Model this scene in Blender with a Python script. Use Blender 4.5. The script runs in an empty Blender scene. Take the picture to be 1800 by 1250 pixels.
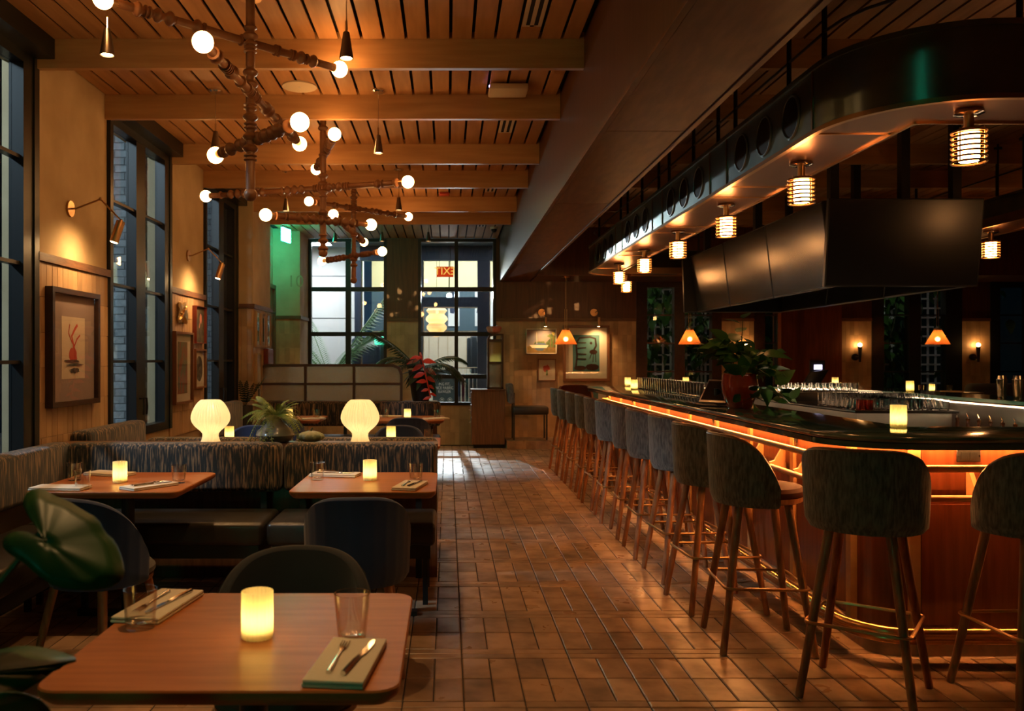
import bpy, bmesh, math, random
from math import pi, sin, cos, sqrt, radians as R
from mathutils import Vector, Matrix, Euler
random.seed(11)
sc = bpy.context.scene
COL = sc.collection

# ------------------------------------------------------------------ camera, world, exposure
cam_d = bpy.data.cameras.new('camera')
cam = bpy.data.objects.new('camera', cam_d)
COL.objects.link(cam)
cam.location = (0, 0, 1.42)
cam.rotation_euler = (R(90), 0, 0)
cam_d.lens = 30.0
cam_d.sensor_width = 36
cam_d.sensor_fit = 'HORIZONTAL'
cam_d.shift_x = 113 / 1800
cam_d.shift_y = 6 / 1800
cam_d.clip_start = 0.05
cam_d.clip_end = 200
cam_d.dof.use_dof = True
cam_d.dof.focus_distance = 5.0
cam_d.dof.aperture_fstop = 4.5
sc.camera = cam

world = bpy.data.worlds.new('night')
sc.world = world
world.use_nodes = True
world.node_tree.nodes['Background'].inputs[0].default_value = (0.012, 0.03, 0.055, 1)
world.node_tree.nodes['Background'].inputs[1].default_value = 0.5

sc.view_settings.view_transform = 'Standard'
sc.view_settings.look = 'None'
sc.view_settings.gamma = 1
sc.view_settings.use_curve_mapping = False
sc.view_settings.exposure = 1.25
cy = sc.cycles
cy.max_bounces = 14
cy.diffuse_bounces = 4
cy.glossy_bounces = 4
cy.transmission_bounces = 14
cy.transparent_max_bounces = 40
cy.caustics_reflective = False
cy.caustics_refractive = False
cy.sample_clamp_indirect = 4
cy.use_denoising = True
cy.use_light_tree = True

WARM = (1.0, 0.47, 0.145)

# ------------------------------------------------------------------ materials
MATS = {}

def nt(name):
    m = bpy.data.materials.new(name)
    m.use_nodes = True
    t = m.node_tree
    return m, t, t.nodes['Principled BSDF']

def mat(name, col, rough=0.5, metal=0.0, col2=None, scale=8.0, stretch=(1, 1, 1), detail=3.0, lo=0.35, hi=0.65,
        bump=0.0, bscale=None, rand=0.0, emis=None, es=0.0, coat=0.0, sheen=0.0, trans=0.0, ior=1.45, spec=0.5,
        attr=None, rvar=0.0):
    m, t, b = nt(name)
    N, L = t.nodes, t.links
    b.inputs['Base Color'].default_value = (*col, 1)
    b.inputs['Roughness'].default_value = rough
    b.inputs['Metallic'].default_value = metal
    b.inputs['Specular IOR Level'].default_value = spec
    b.inputs['Coat Weight'].default_value = coat
    b.inputs['Sheen Weight'].default_value = sheen
    b.inputs['Transmission Weight'].default_value = trans
    b.inputs['IOR'].default_value = ior
    if emis:
        b.inputs['Emission Color'].default_value = (*emis, 1)
        b.inputs['Emission Strength'].default_value = es
    src = None
    if col2 or bump or rvar:
        tc = N.new('ShaderNodeTexCoord')
        mp = N.new('ShaderNodeMapping')
        mp.inputs['Scale'].default_value = stretch
        L.new(tc.outputs['Object'], mp.inputs['Vector'])
        vec = mp.outputs['Vector']
        if rand or attr:
            oi = N.new('ShaderNodeObjectInfo')
            ml = N.new('ShaderNodeMath'); ml.operation = 'MULTIPLY'; ml.inputs[1].default_value = 37.0
            L.new(oi.outputs['Random'], ml.inputs[0])
            ad = N.new('ShaderNodeVectorMath'); ad.operation = 'ADD'
            L.new(vec, ad.inputs[0]); L.new(ml.outputs[0], ad.inputs[1])
            vec = ad.outputs[0]
        nz = N.new('ShaderNodeTexNoise')
        nz.inputs['Scale'].default_value = scale
        nz.inputs['Detail'].default_value = detail
        L.new(vec, nz.inputs['Vector'])
        if col2:
            rp = N.new('ShaderNodeValToRGB')
            rp.color_ramp.elements[0].position = lo
            rp.color_ramp.elements[1].position = hi
            rp.color_ramp.elements[0].color = (*col, 1)
            rp.color_ramp.elements[1].color = (*col2, 1)
            L.new(nz.outputs['Fac'], rp.inputs['Fac'])
            src = rp.outputs['Color']
        if rvar:
            mr = N.new('ShaderNodeMapRange')
            mr.inputs['From Min'].default_value = 0.3
            mr.inputs['From Max'].default_value = 0.7
            mr.inputs['To Min'].default_value = max(0.02, rough - rvar)
            mr.inputs['To Max'].default_value = rough + rvar
            L.new(nz.outputs['Fac'], mr.inputs['Value'])
            L.new(mr.outputs[0], b.inputs['Roughness'])
        if bump:
            nb = nz
            if bscale:
                nb = N.new('ShaderNodeTexNoise')
                nb.inputs['Scale'].default_value = bscale
                nb.inputs['Detail'].default_value = 2
                L.new(vec, nb.inputs['Vector'])
            bp = N.new('ShaderNodeBump')
            bp.inputs['Strength'].default_value = bump
            bp.inputs['Distance'].default_value = 0.01
            L.new(nb.outputs['Fac'], bp.inputs['Height'])
            L.new(bp.outputs[0], b.inputs['Normal'])
    if rand or attr:
        hs = N.new('ShaderNodeHueSaturation')
        if src:
            L.new(src, hs.inputs['Color'])
        else:
            hs.inputs['Color'].default_value = (*col, 1)
        mr = N.new('ShaderNodeMapRange')
        r_ = rand or 0.3
        mr.inputs['To Min'].default_value = 1 - r_
        mr.inputs['To Max'].default_value = 1 + r_
        if attr:
            at = N.new('ShaderNodeAttribute'); at.attribute_name = attr
            L.new(at.outputs['Fac'], mr.inputs['Value'])
        else:
            oi = N.new('ShaderNodeObjectInfo')
            L.new(oi.outputs['Random'], mr.inputs['Value'])
        L.new(mr.outputs[0], hs.inputs['Value'])
        src = hs.outputs['Color']
    if src:
        L.new(src, b.inputs['Base Color'])
    MATS[name] = m
    return m

def emit(name, col, s):
    m, t, b = nt(name)
    t.nodes.remove(b)
    e = t.nodes.new('ShaderNodeEmission')
    e.inputs[0].default_value = (*col, 1); e.inputs[1].default_value = s
    t.links.new(e.outputs[0], t.nodes['Material Output'].inputs[0])
    MATS[name] = m
    return m

def thin_glass(name, tint=(1, 1, 1), refl=1.0, rough=0.0, ior=1.5):
    m, t, b = nt(name)
    t.nodes.remove(b)
    N, L = t.nodes, t.links
    tr = N.new('ShaderNodeBsdfTransparent'); tr.inputs[0].default_value = (*tint, 1)
    gl = N.new('ShaderNodeBsdfGlossy'); gl.inputs['Roughness'].default_value = rough
    lw = N.new('ShaderNodeLayerWeight'); lw.inputs[0].default_value = 0.5
    pw = N.new('ShaderNodeMath'); pw.operation = 'POWER'; pw.inputs[1].default_value = 4.0
    L.new(lw.outputs['Facing'], pw.inputs[0])
    fr = N.new('ShaderNodeMath'); fr.operation = 'MULTIPLY_ADD'; fr.inputs[1].default_value = 0.9; fr.inputs[2].default_value = 0.035
    L.new(pw.outputs[0], fr.inputs[0])
    ml = N.new('ShaderNodeMath'); ml.operation = 'MULTIPLY'; ml.inputs[1].default_value = refl; ml.use_clamp = True
    mx = N.new('ShaderNodeMixShader')
    L.new(fr.outputs[0], ml.inputs[0]); L.new(ml.outputs[0], mx.inputs[0])
    L.new(tr.outputs[0], mx.inputs[1]); L.new(gl.outputs[0], mx.inputs[2])
    L.new(mx.outputs[0], N['Material Output'].inputs[0])
    MATS[name] = m
    return m

def translucent(name, col, amount=0.7, clear=0.0, gloss=0.05, bump=0.0, scale=40, stretch=(1, 1, 1)):
    m, t, b = nt(name)
    t.nodes.remove(b)
    N, L = t.nodes, t.links
    tl = N.new('ShaderNodeBsdfTranslucent'); tl.inputs[0].default_value = (*col, 1)
    df = N.new('ShaderNodeBsdfDiffuse'); df.inputs[0].default_value = (*col, 1)
    mx = N.new('ShaderNodeMixShader'); mx.inputs[0].default_value = amount
    L.new(df.outputs[0], mx.inputs[1]); L.new(tl.outputs[0], mx.inputs[2])
    out = mx.outputs[0]
    if gloss:
        gl = N.new('ShaderNodeBsdfGlossy'); gl.inputs['Roughness'].default_value = 0.25
        m2 = N.new('ShaderNodeMixShader'); m2.inputs[0].default_value = gloss
        L.new(out, m2.inputs[1]); L.new(gl.outputs[0], m2.inputs[2]); out = m2.outputs[0]
        if bump:
            tc = N.new('ShaderNodeTexCoord'); nz = N.new('ShaderNodeTexNoise'); nz.inputs['Scale'].default_value = scale
            bp = N.new('ShaderNodeBump'); bp.inputs['Strength'].default_value = bump
            L.new(tc.outputs['Object'], nz.inputs['Vector']); L.new(nz.outputs['Fac'], bp.inputs['Height'])
            for s in (tl, df, gl):
                L.new(bp.outputs[0], s.inputs['Normal'])
    if clear:
        tr = N.new('ShaderNodeBsdfTransparent')
        m3 = N.new('ShaderNodeMixShader'); m3.inputs[0].default_value = clear
        L.new(out, m3.inputs[1]); L.new(tr.outputs[0], m3.inputs[2]); out = m3.outputs[0]
    L.new(out, N['Material Output'].inputs[0])
    MATS[name] = m
    return m

mat('plaster', (0.50, 0.38, 0.22), 0.85, col2=(0.42, 0.31, 0.17), scale=3, bump=0.06, bscale=18)
mat('tile_wall', (0.46, 0.30, 0.16), 0.42, col2=(0.36, 0.225, 0.115), scale=5, stretch=(1, 1, .5), rand=0.14, bump=0.05, bscale=14)
mat('tile_wall_far', (0.46, 0.30, 0.16), 0.42, col2=(0.36, 0.225, 0.115), scale=5, attr='rnd', rand=0.16)
mat('grout_wall', (0.30, 0.20, 0.11), 0.9)
mat('walnut', (0.10, 0.045, 0.022), 0.4, col2=(0.16, 0.075, 0.035), scale=7, stretch=(6, 6, .5), coat=0.2)
mat('trim_wood', (0.16, 0.075, 0.035), 0.45, col2=(0.10, 0.045, 0.02), scale=9, stretch=(1, 1, 8))
mat('slat_wood', (0.42, 0.215, 0.085), 0.5, col2=(0.34, 0.165, 0.06), scale=3, stretch=(7, .7, 7), rand=0.10)
mat('beam_wood', (0.46, 0.245, 0.10), 0.5, col2=(0.38, 0.19, 0.073), scale=3, stretch=(.7, 7, 7), rand=0.04)
mat('soffit_side', (0.075, 0.032, 0.015), 0.40, spec=0.2, col2=(0.05, 0.02, 0.009), scale=6, stretch=(1, 9, .35))
mat('soffit_wood', (0.13, 0.052, 0.017), 0.46, col2=(0.09, 0.035, 0.011), spec=0.15, scale=4, stretch=(6, 1.2, 1))
mat('wall_wood', (0.10, 0.037, 0.018), 0.40, col2=(0.065, 0.024, 0.012), scale=6, stretch=(8, 8, .4), coat=0.15)
mat('red_wood', (0.20, 0.055, 0.025), 0.38, col2=(0.14, 0.036, 0.016), scale=6, stretch=(8, 8, .4), coat=0.2)
mat('plenum', (0.006, 0.005, 0.005), 0.9)
mat('black_frame', (0.009, 0.010, 0.010), 0.38, spec=0.45)
mat('black_metal', (0.012, 0.012, 0.012), 0.4)
mat('dark_gap', (0.004, 0.004, 0.004), 0.8)
mat('tile_floor', (0.30, 0.18, 0.105), 0.36, col2=(0.11, 0.064, 0.039), scale=6, lo=0.42, hi=0.78, rand=0.26, bump=0.10, bscale=9, rvar=0.10)
mat('tile_floor_far', (0.30, 0.18, 0.105), 0.36, col2=(0.11, 0.064, 0.039), scale=6, lo=0.42, hi=0.78, attr='rnd', rand=0.26, bump=0.10, bscale=9, rvar=0.10)
mat('grout', (0.035, 0.024, 0.017), 0.9)
mat('table_wood', (0.40, 0.135, 0.040), 0.36, spec=0.22, col2=(0.32, 0.10, 0.028), scale=4, stretch=(.9, 9, 3))
mat('bar_wood', (0.20, 0.052, 0.02), 0.33, col2=(0.14, 0.035, 0.013), scale=4, stretch=(9, 9, .6), spec=0.3)
mat('rail_wood', (0.55, 0.28, 0.11), 0.35, col2=(0.45, 0.21, 0.08), scale=5, stretch=(2, 2, 2))
mat('stool_wood', (0.33, 0.14, 0.055), 0.4, col2=(0.20, 0.075, 0.03), scale=9, stretch=(4, 4, .6), lo=0.4, hi=0.6)
mat('grey_weave', (0.052, 0.048, 0.045), 0.9, col2=(0.15, 0.135, 0.12), scale=55, stretch=(1.6, 1.6, .35), detail=4, bump=0.4, sheen=0.3, rand=0.12)
mat('rust_leather', (0.075, 0.021, 0.010), 0.7, col2=(0.06, 0.016, 0.007), scale=6, spec=0.08)
mat('blue_velvet', (0.008, 0.024, 0.085), 0.8, sheen=0.25, col2=(0.012, 0.032, 0.11), scale=5)
mat('dark_velvet', (0.010, 0.011, 0.014), 0.8, sheen=0.12, col2=(0.014, 0.015, 0.019), scale=5)
mat('stripe_fabric', (0.010, 0.014, 0.017), 0.85, col2=(0.26, 0.16, 0.085), scale=3.0, stretch=(27, 27, 2.4), detail=6, lo=0.48, hi=0.66, bump=0.2, sheen=0.2)
mat('leather_black', (0.020, 0.017, 0.014), 0.33, col2=(0.028, 0.024, 0.019), scale=9, bump=0.08, bscale=60)
mat('marble', (0.016, 0.062, 0.050), 0.12, col2=(0.15, 0.20, 0.16), scale=2.2, stretch=(1, 1, 4), detail=8, lo=0.45, hi=0.85, coat=0.6)
mat('brass', (0.75, 0.42, 0.15), 0.25, 1.0)
mat('aged_brass', (0.50, 0.30, 0.14), 0.32, 1.0)
mat('copper_panel', (0.22, 0.085, 0.03), 0.30, 0.9, col2=(0.20, 0.075, 0.026), scale=3)
mat('green_steel', (0.20, 0.27, 0.26), 0.37, 1.0, col2=(0.25, 0.32, 0.31), scale=6)
mat('chrome', (0.75, 0.72, 0.68), 0.12, 1.0)
mat('steel', (0.55, 0.53, 0.50), 0.28, 1.0)
mat('screen', (0.008, 0.008, 0.009), 0.24, spec=0.7)
mat('bead_wood', (0.20, 0.085, 0.035), 0.45, col2=(0.15, 0.06, 0.024), scale=10)
mat('napkin', (0.62, 0.54, 0.42), 0.85, bump=0.1, bscale=90)
mat('tan_ceramic', (0.26, 0.22, 0.17), 0.22, col2=(0.10, 0.12, 0.10), scale=2.5, coat=0.4)
mat('red_pot', (0.30, 0.035, 0.012), 0.12, col2=(0.20, 0.022, 0.008), scale=4, coat=0.6)
mat('dark_pot', (0.035, 0.030, 0.028), 0.4)
mat('leaf', (0.030, 0.095, 0.020), 0.38, col2=(0.052, 0.14, 0.028), scale=9, rand=0.3)
mat('leaf_dark', (0.011, 0.038, 0.016), 0.42, col2=(0.02, 0.055, 0.02), scale=9, rand=0.3)
mat('leaf_big', (0.006, 0.034, 0.009), 0.42, col2=(0.014, 0.055, 0.012), scale=9, spec=0.3)
mat('fern', (0.17, 0.20, 0.022), 0.5, col2=(0.10, 0.14, 0.016), scale=20, rand=0.3)
mat('stem', (0.05, 0.055, 0.02), 0.6)
mat('red_flower', (0.55, 0.035, 0.012), 0.4)
mat('squash', (0.24, 0.24, 0.13), 0.5, col2=(0.12, 0.15, 0.07), scale=10)
mat('white_brick', (0.34, 0.36, 0.36), 0.8, col2=(0.25, 0.27, 0.28), scale=20, rand=0.12, bump=0.3)
mat('mortar', (0.16, 0.17, 0.17), 0.9)
mat('white_paint', (0.70, 0.71, 0.72), 0.6)
mat('offwhite', (0.55, 0.46, 0.34), 0.55)
mat('mat_board', (0.62, 0.54, 0.42), 0.7)
mat('frame_dark', (0.028, 0.014, 0.009), 0.3, col2=(0.045, 0.02, 0.012), scale=20)
mat('frame_red', (0.15, 0.025, 0.015), 0.4)
mat('frame_brown', (0.16, 0.065, 0.028), 0.35)
mat('gold', (0.80, 0.52, 0.20), 0.3, 1.0)
mat('slate_blue', (0.05, 0.085, 0.105), 0.6)
mat('navy', (0.018, 0.03, 0.06), 0.5)
mat('cream_wall', (0.62, 0.54, 0.28), 0.7)
mat('shop_floor', (0.30, 0.29, 0.27), 0.4)
mat('night_blue', (0.005, 0.013, 0.025), 1.0, spec=0.0)
mat('exterior_ground', (0.10, 0.10, 0.10), 0.9)
mat('grey_fabric', (0.07, 0.065, 0.06), 0.9)
mat('pale_wood', (0.42, 0.30, 0.17), 0.6, col2=(0.33, 0.22, 0.12), scale=6, stretch=(8, 8, .5))
mat('partition_wood', (0.055, 0.028, 0.015), 0.45)
mat('cloth_navy', (0.03, 0.045, 0.08), 0.9)
mat('cloth_teal', (0.03, 0.09, 0.09), 0.9)
mat('cloth_maroon', (0.12, 0.02, 0.03), 0.9)
mat('cloth_grey', (0.08, 0.09, 0.10), 0.9)
mat('cloth_white', (0.6, 0.6, 0.58), 0.9)
mat('skin_pink', (0.55, 0.22, 0.17), 0.5)
mat('glass_red', (0.55, 0.06, 0.02), 0.05, trans=0.9)
mat('glass', (1, 1, 1), 0.0, trans=1.0, ior=1.45)
mat('liquor', (0.20, 0.07, 0.02), 0.08, trans=0.5)
thin_glass('pane_glass', (0.95, 0.975, 0.975), 0.9)
thin_glass('tumbler_glass', (0.97, 0.96, 0.94), 2.2, 0.02)
thin_glass('art_glass', (0.97, 0.97, 0.97), 0.6)
translucent('candle_glass', (0.98, 0.90, 0.56), 0.62, gloss=0.03)
translucent('lamp_shade', (0.97, 0.88, 0.68), 0.66, gloss=0.03)
translucent('rattan', (0.75, 0.25, 0.07), 0.55, clear=0.10, gloss=0.0)
translucent('paper_shade', (0.85, 0.78, 0.6), 0.6, gloss=0.0)
translucent('amber_glass', (0.62, 0.50, 0.12), 0.6, clear=0.25, gloss=0.1, bump=0.5)
mt_, t_, b_ = nt('frosted_glass')
b_.inputs['Base Color'].default_value = (0.78, 0.64, 0.38, 1)
b_.inputs['Transmission Weight'].default_value = 0.72
b_.inputs['Roughness'].default_value = 0.12
b_.inputs['IOR'].default_value = 1.25
_tc = t_.nodes.new('ShaderNodeTexCoord'); _nz = t_.nodes.new('ShaderNodeTexNoise'); _nz.inputs['Scale'].default_value = 75
_bp = t_.nodes.new('ShaderNodeBump'); _bp.inputs['Strength'].default_value = 1.0; _bp.inputs['Distance'].default_value = 0.03
t_.links.new(_tc.outputs['Object'], _nz.inputs['Vector']); t_.links.new(_nz.outputs['Fac'], _bp.inputs['Height'])
t_.links.new(_bp.outputs[0], b_.inputs['Normal'])
MATS['frosted_glass'] = mt_
emit('globe_glow', WARM, 23)
emit('bar_lamp_glow', (1.0, 0.42, 0.13), 30)
emit('flame', (1.0, 0.66, 0.24), 15)
emit('shade_bulb', (1.0, 0.70, 0.38), 8.5)
emit('spot_glow', (1.0, 0.62, 0.28), 24)
emit('pendant_bulb', (1.0, 0.50, 0.16), 26)
emit('led_orange', (1.0, 0.38, 0.10), 88)
emit('exit_green', (0.02, 1.0, 0.68), 36)
emit('exit_letters', (0.9, 1.0, 0.95), 5)
emit('exit_red', (1.0, 0.06, 0.01), 0.25)
emit('exit_red_letters', (1.0, 0.55, 0.10), 0.5)
emit('screen_white', (0.75, 0.70, 1.0), 2.5)
emit('shop_light', (0.93, 0.97, 1.0), 30)
emit('garden_glow', (1.0, 0.96, 0.82), 14)
mat('dark_steel', (0.22, 0.19, 0.16), 0.3, 1.0)
emit('street_light', (0.65, 0.85, 1.0), 220)
emit('exit_green_near', (0.02, 1.0, 0.55), 10)
emit('led_inner', (1.0, 0.66, 0.38), 7)
emit('blue_led', (0.45, 0.25, 1.0), 6)

for _n in ('soffit_wood', 'soffit_side'):
    MATS[_n].node_tree.nodes['Principled BSDF'].inputs['Specular Tint'].default_value = (1.0, 0.55, 0.25, 1)
_m = MATS['green_steel']; _b = _m.node_tree.nodes['Principled BSDF']
_tg = _m.node_tree.nodes.new('ShaderNodeTangent'); _tg.direction_type = 'RADIAL'; _tg.axis = 'Z'
_m.node_tree.links.new(_tg.outputs[0], _b.inputs['Tangent'])
_b.inputs['Anisotropic'].default_value = 0.9; _b.inputs['Anisotropic Rotation'].default_value = 0.25; _b.inputs['Roughness'].default_value = 0.33

# ------------------------------------------------------------------ mesh building
class MB:
    def __init__(s):
        s.v = []; s.f = []
    def add(s, vs, fs):
        o = len(s.v)
        s.v.extend([tuple(p) for p in vs])
        s.f.extend([tuple(i + o for i in f) for f in fs])
        return s
    def box(s, x0, x1, y0, y1, z0, z1):
        return s.add([(x0, y0, z0), (x1, y0, z0), (x1, y1, z0), (x0, y1, z0), (x0, y0, z1), (x1, y0, z1), (x1, y1, z1), (x0, y1, z1)],
                     [(3, 2, 1, 0), (4, 5, 6, 7), (0, 1, 5, 4), (1, 2, 6, 5), (2, 3, 7, 6), (3, 0, 4, 7)])
    def rb(s, x0, x1, y0, y1, z0, z1, r, seg=3):
        bm = bmesh.new()
        bmesh.ops.create_cube(bm, size=1)
        for v in bm.verts:
            v.co = Vector(((x0 + x1) / 2 + v.co.x * (x1 - x0), (y0 + y1) / 2 + v.co.y * (y1 - y0), (z0 + z1) / 2 + v.co.z * (z1 - z0)))
        bmesh.ops.bevel(bm, geom=bm.edges[:], offset=r, segments=seg, profile=0.5, affect='EDGES')
        bm.verts.index_update()
        s.add([v.co[:] for v in bm.verts], [[v.index for v in f.verts] for f in bm.faces])
        bm.free()
        return s
    def ring(s, c, ax, r, n):
        ax = Vector(ax).normalized()
        u = ax.orthogonal().normalized(); w = ax.cross(u)
        return [Vector(c) + (u * cos(2 * pi * i / n) + w * sin(2 * pi * i / n)) * r for i in range(n)]
    def cyl(s, p, q, r0, r1=None, n=12, caps=True):
        p = Vector(p); q = Vector(q); r1 = r0 if r1 is None else r1
        a = s.ring(p, q - p, r0, n); b = s.ring(q, q - p, r1, n)
        fs = [(i, (i + 1) % n, n + (i + 1) % n, n + i) for i in range(n)]
        if caps:
            fs += [tuple(range(n - 1, -1, -1)), tuple(range(n, 2 * n))]
        return s.add(a + b, fs)
    def tube(s, pts, r, n=8, closed=False):
        pts = [Vector(p) for p in pts]; k = len(pts)
        rr = r if isinstance(r, (list, tuple)) else [r] * k
        vs = []; u = None
        for i in range(k):
            if closed:
                t = pts[(i + 1) % k] - pts[i - 1]
            else:
                t = pts[min(i + 1, k - 1)] - pts[max(i - 1, 0)]
            t.normalize()
            if u is None:
                u = t.orthogonal().normalized()
            else:
                u = (u - t * u.dot(t)).normalized()
            w = t.cross(u)
            vs += [pts[i] + (u * cos(2 * pi * j / n) + w * sin(2 * pi * j / n)) * rr[i] for j in range(n)]
        fs = []
        for i in range(k if closed else k - 1):
            a = i * n; b = ((i + 1) % k) * n
            fs += [(a + j, a + (j + 1) % n, b + (j + 1) % n, b + j) for j in range(n)]
        if not closed:
            fs += [tuple(range(n - 1, -1, -1)), tuple(range((k - 1) * n, k * n))]
        return s.add(vs, fs)
    def lathe(s, prof, n=20, c=(0, 0, 0), rib=0, amp=0.0, m=None):
        vs = []
        for (r, z) in prof:
            for j in range(n):
                a = 2 * pi * j / n
                rr = r * (1 + (amp * cos(rib * a) if rib else 0))
                p = Vector((rr * cos(a), rr * sin(a), z))
                if m is not None:
                    p = m @ p
                vs.append(p + Vector(c))
        fs = []
        for i in range(len(prof) - 1):
            a = i * n; b = a + n
            fs += [(a + j, a + (j + 1) % n, b + (j + 1) % n, b + j) for j in range(n)]
        return s.add(vs, fs)
    def cap(s, n, last=True):
        k = len(s.v)
        s.f.append(tuple(range(k - n, k)) if last else tuple(range(n - 1, -1, -1)))
        return s
    def sph(s, c, r, n=14, k=8, sz=1.0):
        prof = [(max(r * sin(pi * i / k), 1e-4), -r * sz * cos(pi * i / k)) for i in range(k + 1)]
        return s.lathe(prof, n, c)
    def prism(s, poly, z0, z1):
        n = len(poly)
        vs = [(x, y, z0) for x, y in poly] + [(x, y, z1) for x, y in poly]
        return s.add(vs, [tuple(range(n - 1, -1, -1)), tuple(range(n, 2 * n))] + [(i, (i + 1) % n, n + (i + 1) % n, n + i) for i in range(n)])
    def xf(s, m):
        s.v = [tuple(m @ Vector(p)) for p in s.v]
        return s
    def grid(s, fn, nu, nv, closed_u=False):
        vs = [fn(i / (nu if closed_u else nu - 1), j / (nv - 1)) for i in range(nu) for j in range(nv)]
        fs = []
        for i in range(nu if closed_u else nu - 1):
            for j in range(nv - 1):
                a = i * nv + j; b = ((i + 1) % nu) * nv + j
                fs.append((a, b, b + 1, a + 1))
        return s.add(vs, fs)
    def mesh(s, name, mt=None, smooth=True, ang=38):
        me = bpy.data.meshes.new(name)
        me.from_pydata(s.v, [], s.f)
        me.validate()
        if smooth:
            me.shade_smooth()
            me.set_sharp_from_angle(angle=R(ang))
        if mt:
            me.materials.append(MATS[mt])
        me.update()
        return me

def tag(o, label=None, cat=None, group=None, kind=None):
    if label: o['label'] = label
    if cat: o['category'] = cat
    if group: o['group'] = group
    if kind: o['kind'] = kind
    return o

def put(name, me, parent=None, loc=(0, 0, 0), rot=(0, 0, 0), scale=None):
    o = bpy.data.objects.new(name, me)
    COL.objects.link(o)
    o.location = loc; o.rotation_euler = rot
    if scale is not None:
        o.scale = scale if isinstance(scale, (tuple, list)) else (scale,) * 3
    if parent is not None:
        o.parent = parent
    return o

def obj(name, mb, mt, parent=None, smooth=True, loc=(0, 0, 0), rot=(0, 0, 0), ang=38, label=None, cat=None, group=None, kind=None):
    o = put(name, mb.mesh(name, mt, smooth, ang), parent, loc, rot)
    return tag(o, label, cat, group, kind)

def struct(name, mb, mt, parent=None, **k):
    return obj(name, mb, mt, parent, kind='structure', **k)

def thing(name, label, cat, loc=(0, 0, 0), rz=0.0, group=None, kind=None):
    o = bpy.data.objects.new(name, None)
    COL.objects.link(o)
    o.empty_display_size = 0.05
    o.location = loc; o.rotation_euler = (0, 0, rz)
    if kind:
        o['kind'] = kind
        return o
    return tag(o, label, cat, group)

def dup(root, loc, rz=0.0, label=None, group=None):
    def cp(o, par):
        c = o.copy(); COL.objects.link(c)
        c.parent = par
        for ch in o.children:
            cp(ch, c)
        return c
    r = cp(root, None)
    r.location = loc; r.rotation_euler = (0, 0, rz)
    if label: r['label'] = label
    if group: r['group'] = group
    return r

def text_mesh(s, size, mt, depth=0.002, align='CENTER'):
    cu = bpy.data.curves.new('t', 'FONT')
    cu.body = s; cu.size = size; cu.extrude = depth
    cu.align_x = align; cu.align_y = 'CENTER'
    to = bpy.data.objects.new('t', cu); COL.objects.link(to)
    dg = bpy.context.evaluated_depsgraph_get(); dg.update()
    me = bpy.data.meshes.new_from_object(to.evaluated_get(dg))
    bpy.data.objects.remove(to)
    me.materials.clear(); me.materials.append(MATS[mt])
    return me

ORD = ['first', 'second', 'third', 'fourth', 'fifth', 'sixth', 'seventh', 'eighth', 'ninth', 'tenth', 'eleventh', 'twelfth']
# ------------------------------------------------------------------ floor
XL, YB, ZC = -2.585, 14.08, 3.41
floor = struct('floor', MB().box(-2.9, 10.7, -2.2, 14.3, -0.06, -0.004), 'grout')

def tile_mb(w, l, b=0.004):
    w /= 2; l /= 2
    vs = [(-w, -l, -0.012), (w, -l, -0.012), (w, l, -0.012), (-w, l, -0.012), (-w, -l, -0.003), (w, -l, -0.003), (w, l, -0.003), (-w, l, -0.003),
          (-w + b, -l + b, 0), (w - b, -l + b, 0), (w - b, l - b, 0), (-w + b, l - b, 0)]
    fs = [(8, 9, 10, 11)]
    for i in range(4):
        j = (i + 1) % 4
        fs += [(i, j, 4 + j, 4 + i), (4 + i, 4 + j, 8 + j, 8 + i)]
    return MB().add(vs, fs)

def set_rnd(me, per):
    a = me.attributes.new('rnd', 'FLOAT', 'FACE')
    n = len(me.polygons) // per
    vals = []
    for _ in range(n):
        vals += [random.random()] * per
    vals += [0.5] * (len(me.polygons) - len(vals))
    a.data.foreach_set('value', vals)

cells = []
X0f, Y0f, P = 0.0672, 4.049, 0.635
for i in range(-11, 31):
    for j in range(-10, 17):
        x = X0f + 0.254 * i; y = Y0f + P * j
        for k in range(2):
            cells.append((x + 0.127, y + 0.03175 + 0.0635 * k, 0))
        for a in range(2):
            for b in range(2):
                cells.append((x + 0.0635 + 0.127 * a, y + 0.127 + 0.127 + 0.254 * b, 1))
cells = [c for c in cells if -2.5 < c[0] < 7.5 and -1.9 < c[1] < 13.95]
def seen(c):
    if c[1] < 3.3: return False
    px = 787 + c[0] * 1500 / c[1]; py = 631 + 1.42 * 1500 / c[1]
    return 690 < px < 1790 and py < 1250 and c[0] < 2.1
vis = sorted([c for c in cells if seen(c)], key=lambda c: c[1])[:300]
vs_ = set(vis)
tm = [tile_mb(0.248, 0.0585).mesh('tile', 'tile_floor', False), tile_mb(0.121, 0.248).mesh('tile', 'tile_floor', False)]
for c in vis:
    put('tile', tm[c[2]], floor, (c[0], c[1], random.uniform(-0.0012, 0.0008)), (random.gauss(0, .0035), random.gauss(0, .0035), 0))
fm = MB()
for c in cells:
    if c in vs_: continue
    t = tile_mb(*((0.248, 0.0585), (0.121, 0.248))[c[2]])
    t.xf(Matrix.Translation((c[0], c[1], random.uniform(-.0012, .0008))) @ Euler((random.gauss(0, .0035), random.gauss(0, .0035), 0)).to_matrix().to_4x4())
    fm.add(t.v, t.f)
me = fm.mesh('tile_field', 'tile_floor_far', False)
set_rnd(me, 9)
tag(put('tile_field', me, floor), kind='stuff')

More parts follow.
